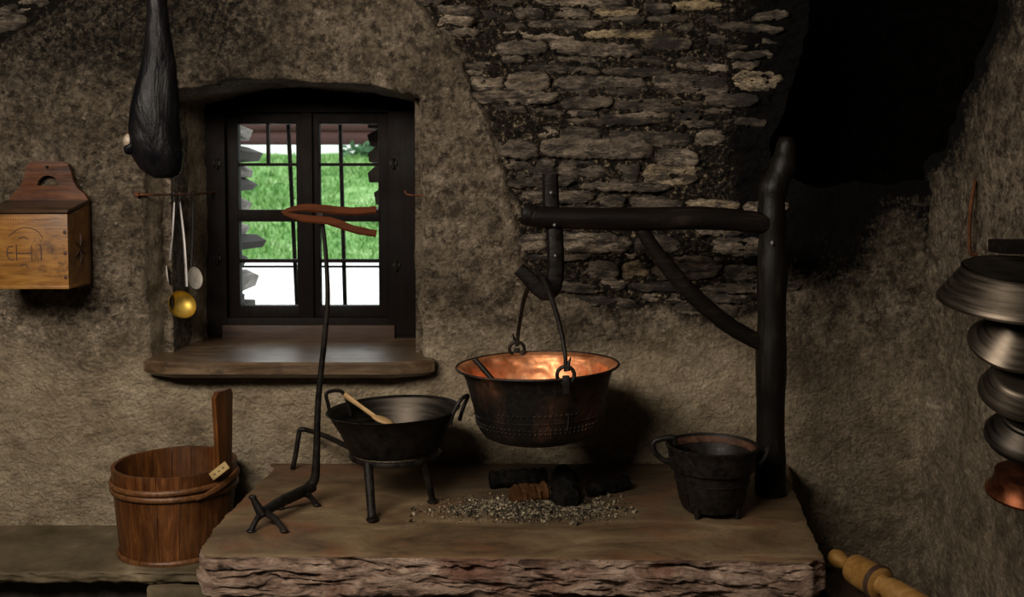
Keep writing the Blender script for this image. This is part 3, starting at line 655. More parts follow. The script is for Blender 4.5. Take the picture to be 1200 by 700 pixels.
def split_log(cx, cy, cz, w_, h_, l_, rz, mat, label, group):
    out_ = [(-.5, -.5), (.42, -.46), (.52, .1), (.2, .5), (-.3, .46), (-.55, .05)]
    R = Matrix.Rotation(rz, 3, 'Z'); b = MB(); vs = []
    for e in (-.5, 0.5):
        for x, z_ in out_: vs.append(Vector((cx, cy, cz)) + R @ Vector((x * w_ + random.uniform(-.008, .008), e * l_, z_ * h_ + random.uniform(-.006, .006))))
    k = len(out_)
    b.add(vs, [tuple(range(k))[::-1], tuple(range(k, 2 * k))] + [(i, (i + 1) % k, k + (i + 1) % k, k + i) for i in range(k)])
    return tag(b.build('split_log', mat, None, False), label, 'firewood', group)
ords = ['topmost', 'second from the top', 'third from the top', 'fourth from the top', 'fifth from the top', 'sixth from the top', 'seventh from the top', 'eighth from the top', 'ninth from the top', 'tenth from the top', 'lowest']
ly = [(132, 290, 30, 'p'), (152, 292, 30, 'p'), (180, 297, 34, 'd'), (201, 291, 26, 'p'), (217, 296, 30, 'd'), (240, 290, 30, 'p'), (269, 290, 26, 'p'), (284, 297, 32, 'd'), (307, 289, 26, 'd'), (330, 294, 34, 'p'), (352, 290, 28, 'd')]
for i, (py, px, wpx, c_) in enumerate(ly):
    y0 = ly[i - 1][0] if i else py - 20; y1 = ly[i + 1][0] if i < 10 else py + 22
    c = P(px - 30, py, 0.98); s_ = 4.48 / 1200
    split_log(c.x, 0.98, c.z, (wpx + 22) * s_, min(20, (y1 - y0) / 2 * .86) * s_, .34 + .1 * random.random(), random.uniform(-.25, .25),
              SPLITPALE if c_ == 'p' else SPLITDARK, f'{"pale" if c_ == "p" else "brown"} split log, {ords[i]} in the left woodpile outside the window', 'woodpile left of the window')
for i, (py, px, wpx, c_) in enumerate([(143, 446, 26, 'd'), (163, 444, 26, 'd'), (182, 442, 26, 'd'), (203, 441, 26, 'd'), (228, 448, 24, 'd'), (248, 446, 24, 'd')]):
    c = P(px + 13, py, 0.98); s_ = 4.48 / 1200
    split_log(c.x, .98, c.z, (wpx + 10) * s_, 21 * s_, .34, random.uniform(-.2, .2), SPLITDARK, f'brown split log, {ords[i]} in the right woodpile outside the window', 'woodpile right of the window')
for i, (xx, zz0, zz1) in enumerate([(-1.23, .88, 1.13), (-.455, .88, 1.56)]):
    tag(MB().bbox((xx - .09, .86, zz0), (xx + .07, 1.12, zz1), .01).build('chopping_block', SPLITDARK, None), ['short', 'tall'][i] + ' brown block carrying the ' + ['left', 'right'][i] + ' woodpile outside the window', 'block')

# ------------------------------------------------------------------ hearth
HZ = 0.69
def front_d(py): return PZ(600, py, HZ).y
hp = [(-.835, -.02), PZ(322, 549, HZ)[:2], PZ(290, 578, HZ)[:2], PZ(255, 615, HZ)[:2], PZ(236, 640, HZ)[:2], PZ(240, 651, HZ)[:2], PZ(400, 652, HZ)[:2], PZ(600, 654, HZ)[:2], PZ(800, 656, HZ)[:2], PZ(950, 658, HZ)[:2], PZ(964, 652, HZ)[:2], PZ(945, 610, HZ)[:2], PZ(928, 570, HZ)[:2], (.95, -.02), (-.835, -.02)]
hearth = thing('hearth', 'raised cooking hearth with a thick rough-edged brown slate slab', 'hearth', (0, -.45, 0))
path = []
for i in range(len(hp) - 1):
    a, c_ = Vector(hp[i]), Vector(hp[i + 1]); k = max(1, int((c_ - a).length / .006))
    path += [a.lerp(c_, j / k) for j in range(k)]
path.append(Vector(hp[-1])); pa = np.array([tuple(p) for p in path]); npth = len(pa)
tan = np.gradient(pa, axis=0); tan /= np.linalg.norm(tan, axis=1)[:, None]; nor = np.stack([tan[:, 1], -tan[:, 0]], -1)
nor = np.where(np.arange(npth)[:, None] >= 0, nor, nor)
cen = np.array([0.05, -.40])
if np.mean(np.sum((pa - cen) * nor, 1)) < 0: nor = -nor
cum = np.concatenate([[0], np.cumsum(np.linalg.norm(np.diff(pa, axis=0), axis=1))])
edge_w = .006 * fbm(cum * 14, 0.3, 0, 4, .6)
rim = pa + nor * edge_w[:, None]
RT = []
for s_ in list(np.linspace(0.02, .96, 26)) + [0.985, 1.0]:
    p = cen + (rim - cen) * s_; zz = HZ + .0045 * fbm(p[:, 0] * 3, p[:, 1] * 4, .2, 3) * min(1, (1 - s_) * 8 + .15) - (.003 if s_ == 1.0 else 0)
    RT.append(np.stack([p[:, 0], p[:, 1], zz], -1))
RT = np.array(RT)
d_f = np.hypot((RT[..., 0] - .17) / 1.25, (RT[..., 1] + .36))
soot_h = np.clip(sstep(.42, .12, d_f + .10 * fbm(RT[..., 0] * 5, RT[..., 1] * 5, 0, 3)) * .75 + .35 * sstep(-.35, -.05, RT[..., 1]), 0, 1)
grid_mesh('slab', RT, None, SLAB, hearth, {'soot': soot_h}, smooth=True, flip=True)
RE = []
for j, t in enumerate(np.linspace(0, 1, 56)):
    zz = HZ - .003 - .125 * t
    f = min(1, t * 7)
    off = edge_w + f * (.022 * fbm(cum * 6, zz * 16, 1.0, 5, .6) - .024 * (ridge(cum * 5 + zz * 10, zz * 26 + .8 * np.sin(cum * 4), 2.0, 5) - 1.0) + .012 * np.sin(t * PI)) - .050 * max(0, t - .70) / .3
    ly_ = np.floor((t * .125 + .014 * fbm(cum * 3, .3, 7, 3) + .005 * fbm(cum * 14, t * 5, 3, 3)) / .015)
    off = off * .55 + f * (.022 * noise(cum * 3.5, ly_ * 3.7, 2.0) + .012 * noise(cum * 13, ly_ * 2.1, 5.0) + .005 * noise(cum * 40, t * 30, 1.0)) - edge_w * .0
    off = np.minimum(off, .010 + .004 * np.sin(cum * 40))
    RE.append(np.stack([pa[:, 0] + nor[:, 0] * off, pa[:, 1] + nor[:, 1] * off, np.full(npth, zz) + (.010 * fbm(cum * 8, t * 3, 4, 3) * f if t > .05 else 0)], -1))
grid_mesh('broken_edge', np.array(RE), None, EDGE, hearth, smooth=True, flip=False)
BS = []
for t in np.linspace(0, 1, 20):
    zz = (HZ - .105) * (1 - t); off = -.045 + .02 * fbm(cum * 3, zz * 5, 6.0, 4, .6) + .006 * fbm(cum * 20, zz * 20, 2, 3)
    BS.append(np.stack([pa[:, 0] + nor[:, 0] * off, pa[:, 1] + nor[:, 1] * off, np.full(npth, zz)], -1))
grid_mesh('masonry_base', np.array(BS), None, MASON, hearth, smooth=True)

# ledge on the left
LZ = PZ(100, 671, 0.466).z
ledge = thing('stone_ledge', 'low earthen ledge along the wall beside the hearth, carrying the tub', 'ledge', (-1.6, -.2, 0))
yf = PZ(100, 672, LZ).y
u = np.linspace(ROOM_L, -.86, 150)
rws = []
for t in np.linspace(0, 1, 30):
    y = .03 + (yf - .03) * t + .008 * fbm(u * 8, .2, 0, 4) * t; rws.append(np.stack([u, y + 0 * u, LZ + .004 * fbm(u * 4, y * 4, 0, 3)], -1))
for t in np.linspace(.1, 1, 8):
    y = yf + .008 * fbm(u * 8, .2, 0, 4) + (.012 * fbm(u * 14, t * 2, 1, 4, .6)) + .05 * max(0, t - .75); rws.append(np.stack([u, y + 0 * u, LZ - .035 * t + 0 * u], -1))
grid_mesh('ledge_top', np.array(rws), None, LEDGE, ledge, flip=False)
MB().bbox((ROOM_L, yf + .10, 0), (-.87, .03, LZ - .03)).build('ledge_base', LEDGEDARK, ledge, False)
c = PZ(210, 690, LZ - .07)
MB().rbox((c.x + .02, yf + .05, LZ - .065), (.20, .12, .05), .01).build('bracket_stone', LEDGE, ledge)

# ------------------------------------------------------------------ hearth crane
crane = thing('hearth_crane', 'smoke-blackened wooden crane with crooked post and horizontal arm over the hearth', 'crane', (.79, -.37, HZ))
CYp = -.37
pp = catmull([P(903, 591, CYp) , P(903, 480, CYp), P(904, 380, CYp), P(905, 300, CYp), P(904, 250, CYp), P(906, 222, CYp), P(917, 197, CYp), P(921, 175, CYp), P(922, 161, CYp)], 60)
pp[0].z = HZ + .001
MB().tube(pp, [r * (1 + .05 * math.sin(i * .7)) for i, r in enumerate(lerps([.046, .045, .045, .044, .041, .042, .040, .032, .022], 60))], 20, wob=.03).build('post', POSTWOOD, crane)
ap = catmull([P(612, 250, -.43), P(622, 252, -.43), P(640, 255, -.43), P(740, 257, -.42), P(830, 256, -.40), P(898, 262, -.385)], 50)
MB().tube(ap, lerps([.030, .034, .033, .033, .033, .036, .036, .034, .031], 50), 18, flat=.95, wob=.03).build('arm', BLACKWOOD, crane)
bp = catmull([P(750, 266, -.415), P(772, 300, -.41), P(812, 346, -.40), P(855, 382, -.385), P(893, 403, -.37)], 40)
MB().tube(bp, lerps([.020, .024, .026, .026, .025], 40), 14, flat=.8, wob=.03).build('brace', BLACKWOOD, crane)
HY = -.432
hk = catmull([P(645, 204, HY + .02), P(646, 240, HY + .02), P(650, 270, HY + .01), P(651, 300, HY), P(651, 318, HY), P(647, 336, HY), P(640, 342, HY), P(631, 337, HY), P(621, 327, HY), P(608, 315, HY)], 70)
MB().tube(hk, lerps([.024, .025, .025, .025, .027, .029, .028, .026, .024, .020], 70), 8, flat=.7, up=(1, 0, 0), wob=.04).build('pot_hook', BLACKWOOD, crane)
for px, py, dy in ((650, 264, .031), (646, 226, .018), (651, 300, .018)):
    c = P(px, py, HY - dy); MB().ball(c, (.006, .005, .006), 10, 6).build('rivet', STEEL, crane)
MB().ball(P(905, 285, CYp - .046), (.006, .005, .008), 8, 6).build('peg', STEEL, crane)

# ------------------------------------------------------------------ copper kettle
KY = -.455; kc = P(632, 428, KY)
kettle = thing('copper_kettle', 'large riveted copper kettle, sooty outside, hanging over the ashes', 'kettle', (kc.x, KY, .905))
kz = kc.z; kb = P(632, 529, KY - .16).z
H = kz - kb
def dent(r, z_, a): return r * (1 + .008 * math.sin(3 * a + 1) + .006 * math.sin(7 * a + z_ * 20))
tilt = Matrix.Rotation(math.radians(-1.6), 3, 'Y')
kprof = [(0, 0), (.09, .001), (.145, .006), (.170, .017), (.183, .036), (.192, .070), (.200, .105), (.208, .140), (.215, .168), (.222, .185), (.230, .194), (.240, .200), (.243, .204)]
s_ = H / .204; kprof = [(r, z_ * s_) for r, z_ in kprof]
MB().lathe(kprof, 72, (kc.x, KY, kb), tilt, dent).build('kettle_body', SOOTYCOPPER, kettle)
seam = (.187, .082 * s_)
inner = [(max(0, r - .004), z_ + .004) for r, z_ in kprof[:-2]] + [(.238, .2035 * s_), (.2435, .205 * s_)]
def dent2(r, z_, a):
    k = min(1, r / .15); return dent(r, z_, a) - k * .010 * max(0, float(noise(a * 4.2, z_ * 26, 3.1))) - k * .005 * abs(float(noise(a * 9, z_ * 50, 1.0)))
fine_inner = []
for i in range(len(inner) - 1):
    for j in range(4): fine_inner.append((inner[i][0] + (inner[i + 1][0] - inner[i][0]) * j / 4, inner[i][1] + (inner[i + 1][1] - inner[i][1]) * j / 4))
fine_inner.append(inner[-1])
MB().lathe(fine_inner, 144, (kc.x, KY, kb), tilt, dent2).build('kettle_lining', COPPER, kettle)
top = [Vector((kc.x, KY, kb)) + tilt @ Vector((.243 * math.cos(a), .243 * math.sin(a), .204 * s_)) for a in np.linspace(0, 2 * PI, 73)[:-1]]
MB().tube(top, .0038, 8, closed=True).build('rim_bead', SOOTYCOPPER, kettle)
b = MB()
def rad_at(zr): return float(np.interp(zr, [z_ for _, z_ in kprof], [r for r, _ in kprof]))
for zr in (.050 * s_, .060 * s_, .100 * s_):
    for k in range(80):
        a = 2 * PI * k / 80
        if zr > .09 * s_ and not (-2.2 < (a if a < PI else a - 2 * PI) < -1.0): continue
        r = rad_at(zr); p = Vector((kc.x, KY, kb)) + tilt @ Vector((dent(r, zr, a) * math.cos(a), dent(r, zr, a) * math.sin(a), zr)); b.ball(p, .0042, 6, 4)
for k in range(8):
    for a in (-1.15, -2.05):
        zr = (.058 + .006 * k) * s_; r = rad_at(zr); p = Vector((kc.x, KY, kb)) + tilt @ Vector((r * math.cos(a), r * math.sin(a), zr)); b.ball(p, .0042, 6, 4)
b.build('rivets', SOOTYCOPPER, kettle, props={'kind': 'stuff'})
sm = [Vector((kc.x, KY, kb)) + tilt @ Vector((dent(rad_at(.078 * s_), .08, a) * math.cos(a), dent(rad_at(.078 * s_), .08, a) * math.sin(a), .078 * s_)) for a in np.linspace(0, 2 * PI, 73)[:-1]]
MB().tube(sm, .0028, 6, closed=True).build('seam', SOOTYCOPPER, kettle)
# bail, its two rings and lugs
dirv = Vector((.285, -.958, 0)); apex = P(632, 327, KY - .01)
eL = Vector((kc.x, KY, kz)) - dirv * .232; eR = Vector((kc.x, KY, kz)) + dirv * .236
bl = [eL + Vector((0, 0, .022)), eL + Vector((.004, 0, .09)) + dirv * .012, eL + Vector((0, 0, .19)) + dirv * .085, apex + Vector((0, 0, .003)) - dirv * .045, apex + Vector((0, 0, .012)), apex + dirv * .055 + Vector((0, 0, -.006)), eR + Vector((0, 0, .17)) - dirv * .075, eR + Vector((0, 0, .08)) - dirv * .010, eR + Vector((0, 0, .022))]
bail = MB().tube(catmull(bl, 80), lerps([.0058, .0062, .0072, .0085, .009, .0085, .0072, .0062, .0058], 80), 10).build('bail', IRON, kettle)
for e, sg in ((eL, -1), (eR, 1)):
    rg = [e + Vector((0, 0, .012)) + Vector((math.cos(a) * .024, 0, math.sin(a) * .024)) for a in np.linspace(0, 2 * PI, 25)[:-1]]
    MB().tube(rg, .0055, 8, closed=True).build('ring', IRON, kettle)
    lg = MB(); lg.rbox(e + Vector((0, sg * .012 * -1, -.012)), (.020, .012, .050), .003); lg.tube([e + Vector((.006, 0, .024)), e + Vector((-.008 * -sg, 0, .045)), e + Vector((.014 * sg, 0, .062))], [.006, .005, .002], 8)
    lg.build('lug', IRON, kettle)
lad = thing('ladle', 'dark iron ladle leaning inside the copper kettle', 'ladle', (kc.x, KY, kb + .01))
l0, l1 = P(556, 421, KY + .03), Vector((kc.x - .03, KY - .05, kb + .060))
MB().tube([l0, l0.lerp(l1, .5), l1], [.0085, .0075, .007], 10).build('handle', IRON, lad)
MB().lathe([(.0, 0), (.022, .004), (.036, .018), (.041, .034), (.038, .034), (.033, .020), (.02, .008), (0, .004)], 24, l1 + Vector((.028, 0, -.040))).build('bowl', IRON, lad)

# ------------------------------------------------------------------ footed trivet with pan
py_ = -.40; pc = P(463, 481, py_)
tri = thing('trivet', 'black iron trivet with a long bent rear leg, under the shallow pan', 'trivet', (pc.x, py_, HZ))
rz_ = P(470, 545, -.52).z
ringp = [(pc.x + .135 * math.cos(a), py_ + .135 * math.sin(a), rz_ + .001) for a in np.linspace(0, 2 * PI, 49)[:-1]]
MB().tube(ringp, .009, 8, closed=True, flat=.7).build('ring', IRON, tri)
f1 = PZ(436, 611, HZ); f2 = PZ(507, 590, HZ); f3 = PZ(343, 551, HZ)
def leg(top, foot, r0, r1, fw_):
    f = foot + Vector((0, 0, .006)); m_ = MB().tube([top, top.lerp(f, .3), top.lerp(f, .85), f], [r0, r0 * .95, r1, r1 * 1.1], 10)
    m_.ball(foot + Vector((0, 0, .006)), (fw_, fw_ * 1.3, .006), 10, 6); return m_
leg(Vector((pc.x - .067, py_ - .117, rz_)), f1, .0145, .0125, .018).build('leg', IRON, tri)
leg(Vector((pc.x + .098, py_ - .093, rz_)), f2, .0125, .010, .018).build('leg', IRON, tri)
bend = P(352, 504, f3.y)
MB().tube(catmull([Vector((pc.x - .125, py_ + .05, rz_ - .004)), P(385, 513, -.22), bend + Vector((.03, -.01, 0)), bend, bend + Vector((-.006, 0, -.02)), f3.lerp(bend, .4), f3 + Vector((0, 0, .003))], 40), .0085, 10).build('leg', IRON, tri)
pan = thing('shallow_pan', 'black two-handled pan standing on the trivet', 'pan', (pc.x, py_, rz_ + .003))
ph = pc.z - rz_
tp = Matrix.Rotation(math.radians(-2.0), 3, 'Y')
pr = [(0, .006), (.11, .006), (.132, .010), (.142, .020), (.165, ph * .55), (.198, ph - .004), (.205, ph), (.202, ph + .002), (.194, ph - .004), (.160, ph * .55), (.138, .024), (.11, .012), (0, .012)]
MB().lathe(pr, 64, (pc.x, py_, rz_ + .004), tp).build('pan_body', IRON, pan)
b = MB().lathe([(0, .0125), (.11, .0125), (.137, .0245), (.159, ph * .55), (.192, ph - .006)], 64, (pc.x, py_, rz_ + .0045), tp); b.build('pan_lining', TINDARK, pan)
for sgn, lean in ((-1, -.02), (1, .03)):
    base = Vector((pc.x + (.185 if sgn > 0 else -.180), py_ + (-.055 if sgn > 0 else .075), pc.z + (-.006 if sgn < 0 else .004))); d = Vector((1, .35, 0)).normalized() if sgn < 0 else Vector((.45, 1, 0)).normalized()
    hh = [base - d * .030 + Vector((0, 0, -.030)), base - d * .030 + Vector((lean * .4, 0, .01)), base - d * .022 + Vector((lean, 0, .045)), base + d * .022 + Vector((lean, 0, .048)), base + d * .032 + Vector((lean * .4, 0, .01)), base + d * .032 + Vector((0, 0, -.030))]
    MB().tube(catmull(hh, 40), .006, 8).build('handle', IRON, pan)
sp = thing('wooden_spoon', 'pale wooden spoon lying across the black pan', 'spoon', P(430, 478, py_))
s0, s1 = P(404, 463, -.36), P(440, 489, -.42); s2 = P(452, 494, -.43)
b = MB().tube([s0, s0.lerp(s1, .5), s1], [.010, .007, .0075], 10, flat=.7); b.build('handle', SPOONWOOD, sp)
ax = (s2 - s1).normalized(); R = ax.to_track_quat('X', 'Z').to_matrix()
MB().ball(s1 + ax * .026, (.038, .024, .008), 16, 8, R).build('spoon_bowl', SPOONWOOD, sp)

# ------------------------------------------------------------------ splint holder (andiron foot and tall rod)
sf = PZ(314, 622, HZ)
hold = thing('splint_holder', 'tall black iron splint holder on a four-footed bar at the hearth corner', 'splint holder', sf)
z0 = HZ + .042
a0, a1 = PZ(306, 602, HZ + .040), PZ(366, 571, HZ + .048)
MB().tube(catmull([a0, a0.lerp(a1, .35) + Vector((0, 0, .004)), a0.lerp(a1, .7) + Vector((0, 0, .002)), a1], 24), lerps([.013, .016, .017, .016], 24), 12, wob=.04).build('foot_bar', IRON, hold)
ht = P(296, 583, a0.y); MB().tube([a0 + Vector((.004, 0, -.004)), a0.lerp(ht, .4), ht], [.015, .012, .008], 10).build('horn', IRON, hold)
MB().ball(ht, (.012, .009, .007), 10, 6).build('horn_tip', IRON, hold)
for ctr, feet in ((a0.lerp(a1, .06), [(294, 625), (333, 625)]), (a0.lerp(a1, .78), [(328, 598), (371, 594)])):
    for fx_, fy_ in feet:
        f = PZ(fx_, fy_, HZ); mid = ctr.lerp(f, .6) + Vector((0, 0, .012))
        b = MB().tube(catmull([ctr, ctr.lerp(f, .3) + Vector((0, 0, .008)), mid, f + Vector((0, 0, .006))], 16), lerps([.011, .010, .008, .008], 16), 8); b.ball(f + Vector((0, 0, .006)), (.013, .010, .006), 8, 6); b.build('leg', IRON, hold)
ry = a1.y
rod = catmull([a1 + Vector((-.01, 0, .0)), P(369, 560, ry), P(371, 530, ry), P(373, 470, ry), P(381, 390, ry), P(384, 350, ry), P(382, 300, ry), P(378, 262, ry)], 70)
MB().tube(rod, lerps([.016, .014, .011, .0095, .0085, .0075, .0065, .006], 70), 10).build('rod', IRON, hold)
ct = P(376, 250, ry)
b = MB(); b.rbox(ct + Vector((0, -.006, .0)), (.020, .014, .045), .003); b.rbox(ct + Vector((.010, .004, .012)), (.040, .022, .012), .003); b.build('clamp', IRON, hold)
def splint(pts, wid, th, label):
    b = MB().tube(catmull(pts, 20), lerps([wid * .35, wid * .9, wid, wid, wid * .9], 20), 6, flat=th, up=(0, 0, 1), wob=.08)
    return tag(b.build('pine_splint', SPLINTWOOD, None, True, 30), label, 'splint')
splint([P(330, 249, ry - .01), P(352, 244, ry - .012), P(380, 245, ry - .014), P(412, 248, ry - .012), P(441, 246, ry - .01)], .0125, .5, 'upper red-brown pine splint, level, clamped on the tall iron rod')
splint([P(332, 250, ry - .026), P(355, 256, ry - .026), P(385, 259, ry - .026), P(415, 269, ry - .026), P(441, 274, ry - .026)], .012, .4, 'lower red-brown pine splint, sloping down to the right from the iron rod')

# ------------------------------------------------------------------ cast iron pot
potc = PZ(834, 590, HZ); potc.y = -.545; potc.x = P(834, 590, -.545).x
pot = thing('iron_pot', 'black footed cast iron pot with two handles beside the crane post', 'pot', (potc.x, potc.y, HZ))
zr = P(834, 521, potc.y).z; ph = zr - HZ
zb_ = .012
oprof = [(0, zb_), (.070, zb_), (.086, .018), (.095, .040), (.103, ph * .40), (.110, ph * .60), (.112, ph * .64), (.122, ph * .66), (.124, ph * .70), (.1275, ph * .88), (.129, ph * .93), (.134, ph * .965), (.136, ph), (.130, ph + .003), (.124, ph - .004), (.122, ph * .93), (.113, ph * .88), (.104, ph * .60), (.092, .04), (.07, .024), (0, .024)]
MB().lathe(oprof, 64, (potc.x, potc.y, HZ)).build('pot_body', CAST, pot)
zz = HZ + ph * .50; rr = .1075
MB().tube([(potc.x + rr * math.cos(a), potc.y + rr * math.sin(a), zz) for a in np.linspace(0, 2 * PI, 65)[:-1]], .0025, 6, closed=True).build('rib', CAST, pot)
b = MB().lathe([(.1285, ph * .998), (.1235, ph * .965), (.1215, ph * .93), (.1125, ph * .885)], 64, (potc.x, potc.y, HZ + .0015)); b.build('inner_band', RUSTDARK, pot)
lip = [(potc.x + .123 * math.cos(a), potc.y + .123 * math.sin(a), HZ + ph * .92) for a in np.linspace(0, 2 * PI, 65)[:-1]]
MB().tube(lip, .003, 8, closed=True).build('inner_ledge', RUSTDARK, pot)
for px, py, dpx in ((0, 0, 0),):
    hl = [P(791, 521, potc.y), P(788, 513, potc.y), P(768, 517, potc.y), P(766, 527, potc.y), P(775, 538, potc.y), P(787, 542, potc.y)]
    MB().tube(catmull(hl, 40), lerps([.008, .009, .0085, .008, .008, .009], 40), 10).build('handle', CAST, pot)
    hr = [P(884, 547, potc.y), P(890, 545, potc.y), P(895, 537, potc.y), P(898, 528, potc.y), P(902, 524, potc.y), P(900, 529, potc.y - .02), P(893, 541, potc.y - .03), P(880, 549, potc.y - .02)]
    MB().tube(catmull(hr, 40), .0072, 10).build('handle', CAST, pot)
for a in (-2.25, -.75, 1.57):
    c = Vector((potc.x + .085 * math.cos(a), potc.y + .085 * math.sin(a), HZ)); MB().tube([c + Vector((0, 0, .035)), c + Vector((0, 0, .0))], [.013, .008], 8).build('foot', CAST, pot)
b = MB()                                                           # worn cast mark on the belt
for k in range(3):
    for i in range(2):
        a0_ = -PI / 2 - .22 + .11 * k + .05 * i; pts = []
        for t in np.linspace(0, 1, 8):
            a = a0_ + .035 * math.sin(t * PI); z_ = HZ + ph * (.74 + .09 * t); pts.append((potc.x + .1265 * math.cos(a), potc.y + .1265 * math.sin(a), z_))
        b.tube(pts, .0022, 5)
b.build('cast_mark', CAST, pot)

# ------------------------------------------------------------------ ashes and charred logs
rs = np.random.RandomState(9); b = MB(); fc = PZ(615, 596, HZ)
V_ = []; F_ = []
for i in range(7500):
    r = abs(rs.normal()) * .5; a = rs.uniform(0, 2 * PI)
    x = fc.x + .01 + r * .33 * math.cos(a) + .02 * math.sin(a * 3); y = fc.y + r * .120 * math.sin(a) - .012
    if not (-.30 < x < .36 and -.66 < y < -.25): continue
    s0 = rs.uniform(.0014, .0042) * (2.2 if rs.rand() < .05 else 1); c = Vector((x, y, HZ + .0015 + rs.uniform(0, 1) * .022 * max(0, 1 - r * 1.3)))
    k = len(V_); q = [Vector(rs.normal(size=3)) * s0 for _ in range(4)]
    V_ += [tuple(c + t) for t in q]; F_ += [(k, k + 1, k + 2), (k, k + 2, k + 3), (k, k + 3, k + 1), (k + 1, k + 3, k + 2)]
u, v = np.meshgrid(np.linspace(-1, 1, 40), np.linspace(0, 2 * PI, 48)); rr_ = (u + 1) / 2
mx = fc.x + .02 + rr_ * .24 * np.cos(v); my = fc.y + rr_ * .09 * np.sin(v); mz = HZ - .004 + .022 * (1 - rr_ ** 2) + .004 * fbm(mx * 30, my * 30, 0, 3)
k = len(V_); V_ += [tuple(p) for p in np.stack([mx, my, mz], -1).reshape(-1, 3)]
for i in range(47):
    for j in range(39): F_.append((k + i * 40 + j, k + i * 40 + j + 1, k + (i + 1) * 40 + j + 1, k + (i + 1) * 40 + j))
me = bpy.data.meshes.new('ash'); me.from_pydata(V_, [], F_); tag(link_mesh('ash', me, ASH, None, False), 'grey ash and cinders heaped on the hearth under the kettle', 'ash', None, 'stuff')
def log(p0, p1, r, mat, label, endm=None, name='charred_log'):
    p0 = Vector((p0.x, p0.y, HZ + r)); p1 = Vector((p1.x, p1.y, HZ + r))
    t = thing(name, label, 'log', p0.lerp(p1, .5) - Vector((0, 0, r)))
    n_ = 14; pts = [p0.lerp(p1, i / n_) for i in range(n_ + 1)]
    b = MB().tube(pts, [r * random.uniform(.90, 1.06) for _ in pts], 11, wob=.13); b.build('log_body', mat, t, True, 30)
    if endm:
        d = (p0 - p1).normalized(); b = MB().tube([p0 + d * .001, p0 + d * .003], [r * .9, r * .82], 11); b.build('cut_end', endm, t)
    return t
log(P(574, 562, -.31), P(640, 564, -.28), .028, CHAR, 'dark charred log lying at the back of the ashes')
log(P(600, 588, -.50), P(640, 584, -.455), .032, LOGWOOD, 'split brown half-burnt log in front of the ashes')
log(P(662, 584, -.53), P(662, 566, -.32), .040, CHAR, 'thick black charred log end-on in the ashes', CHAR)
log(P(690, 584, -.40), P(735, 582, -.33), .024, CHAR, 'thin black charred log at the right of the ashes')

# ------------------------------------------------------------------ wooden tub
ty = -.215; tcx = P(206, 600, ty).x
tub = thing('wooden_tub', 'brown stave tub with one tall handle stave on the ledge', 'tub', (tcx, ty, LZ))
tz = P(206, 541, ty).z; th = tz - LZ
def tr(t): return .172 + (.196 - .172) * t
NS = 18
hs = 16 * 0
angs = [2 * PI * i / NS + .20 for i in range(NS + 1)]
hi_ = min(range(NS), key=lambda i: abs(((angs[i] + angs[i + 1]) / 2 + .40 + PI) % (2 * PI) - PI))
for i in range(NS):
    a0_, a1_ = angs[i] + .005, angs[i + 1] - .005; b = MB()
    ztop = th + random.uniform(-.002, .002)
    hz_ = P(262, 461, ty - .11).z - LZ
    zl = [0, th * .5, ztop] if i != hi_ else [0, th * .5, th, hz_ - .018, hz_]
    vs = []
    for z_ in zl:
        t = z_ / th
        for q in range(4):
            f = q / 3
            if i == hi_ and z_ > th + .01: ff = .5 + (f - .5) * (1.45 if z_ < hz_ - .005 else 1.0)
            else: ff = f
            a = a0_ + (a1_ - a0_) * ff; r = tr(min(t, 1.1) if i != hi_ else min(t, 1.0)); vs.append((tcx + r * math.cos(a), ty + r * math.sin(a), LZ + z_))
        for q in (3, 2, 1, 0):
            f = q / 3
            if i == hi_ and z_ > th + .01: f = .5 + (f - .5) * (1.45 if z_ < hz_ - .005 else 1.0)
            a = a0_ + (a1_ - a0_) * f; r = tr(min(t, 1.0)) - (.013 if i != hi_ else .018); vs.append((tcx + r * math.cos(a), ty + r * math.sin(a), LZ + z_))
    n_ = 8; m_ = len(zl)
    fs = [tuple(range(n_ - 1, -1, -1)), tuple((m_ - 1) * n_ + k for k in range(n_))] + [(j * n_ + k, j * n_ + (k + 1) % n_, (j + 1) * n_ + (k + 1) % n_, (j + 1) * n_ + k) for j in range(m_ - 1) for k in range(n_)]
    o = b.add(vs, fs).build('stave', STAVEWOOD, tub, True, 30)
    if i == hi_: o['label'] = 'tall handle stave rising above the rim'
MB().lathe([(0, 0), (.168, 0), (.168, .016), (0, .016)], 44, (tcx, ty, LZ + .012)).build('tub_bottom', STAVEWOOD, tub)
for t, r_, dz in ((.835, .0095, .003), (.745, .0095, -.003), (.025, .0095, 0)):
    pts = [(tcx + (tr(t) + .004) * math.cos(a), ty + (tr(t) + .004) * math.sin(a), LZ + th * t + dz * math.sin(a + .6)) for a in np.linspace(0, 2 * PI, 65)[:-1]]
    MB().tube(pts, r_, 10, closed=True, flat=.75).build('hoop', HOOPWOOD, tub)
lk = []
for a in np.linspace(-.95, -.05, 14):
    t = (a + .95) / .9; r = tr(.8) + .014; lk.append((tcx + r * math.cos(a), ty + r * math.sin(a), LZ + th * (.74 + .17 * t)))
MB().tube(lk, lerps([.005, .010, .011, .011], 13), 8, flat=.6).build('hoop_lock', HOOPWOOD, tub)
a = -.62; tc_ = Vector((tcx + (tr(.86) + .030) * math.cos(a), ty + (tr(.86) + .030) * math.sin(a), P(256, 551, ty - .12).z))
Rt = Matrix.Rotation(-.15, 3, 'Z') @ Matrix.Rotation(math.radians(-38), 3, 'Y')
tg = MB().rbox(tc_, (.068, .006, .026), .0015, Rt).build('tag', TAG, tub)
b = MB()
for k in range(3): b.box(tc_ + Rt @ Vector((-.018 + .018 * k, -.0035, 0)), (.008, .001, .003), Rt)
b.build('tag_mark', INK, tg, False)

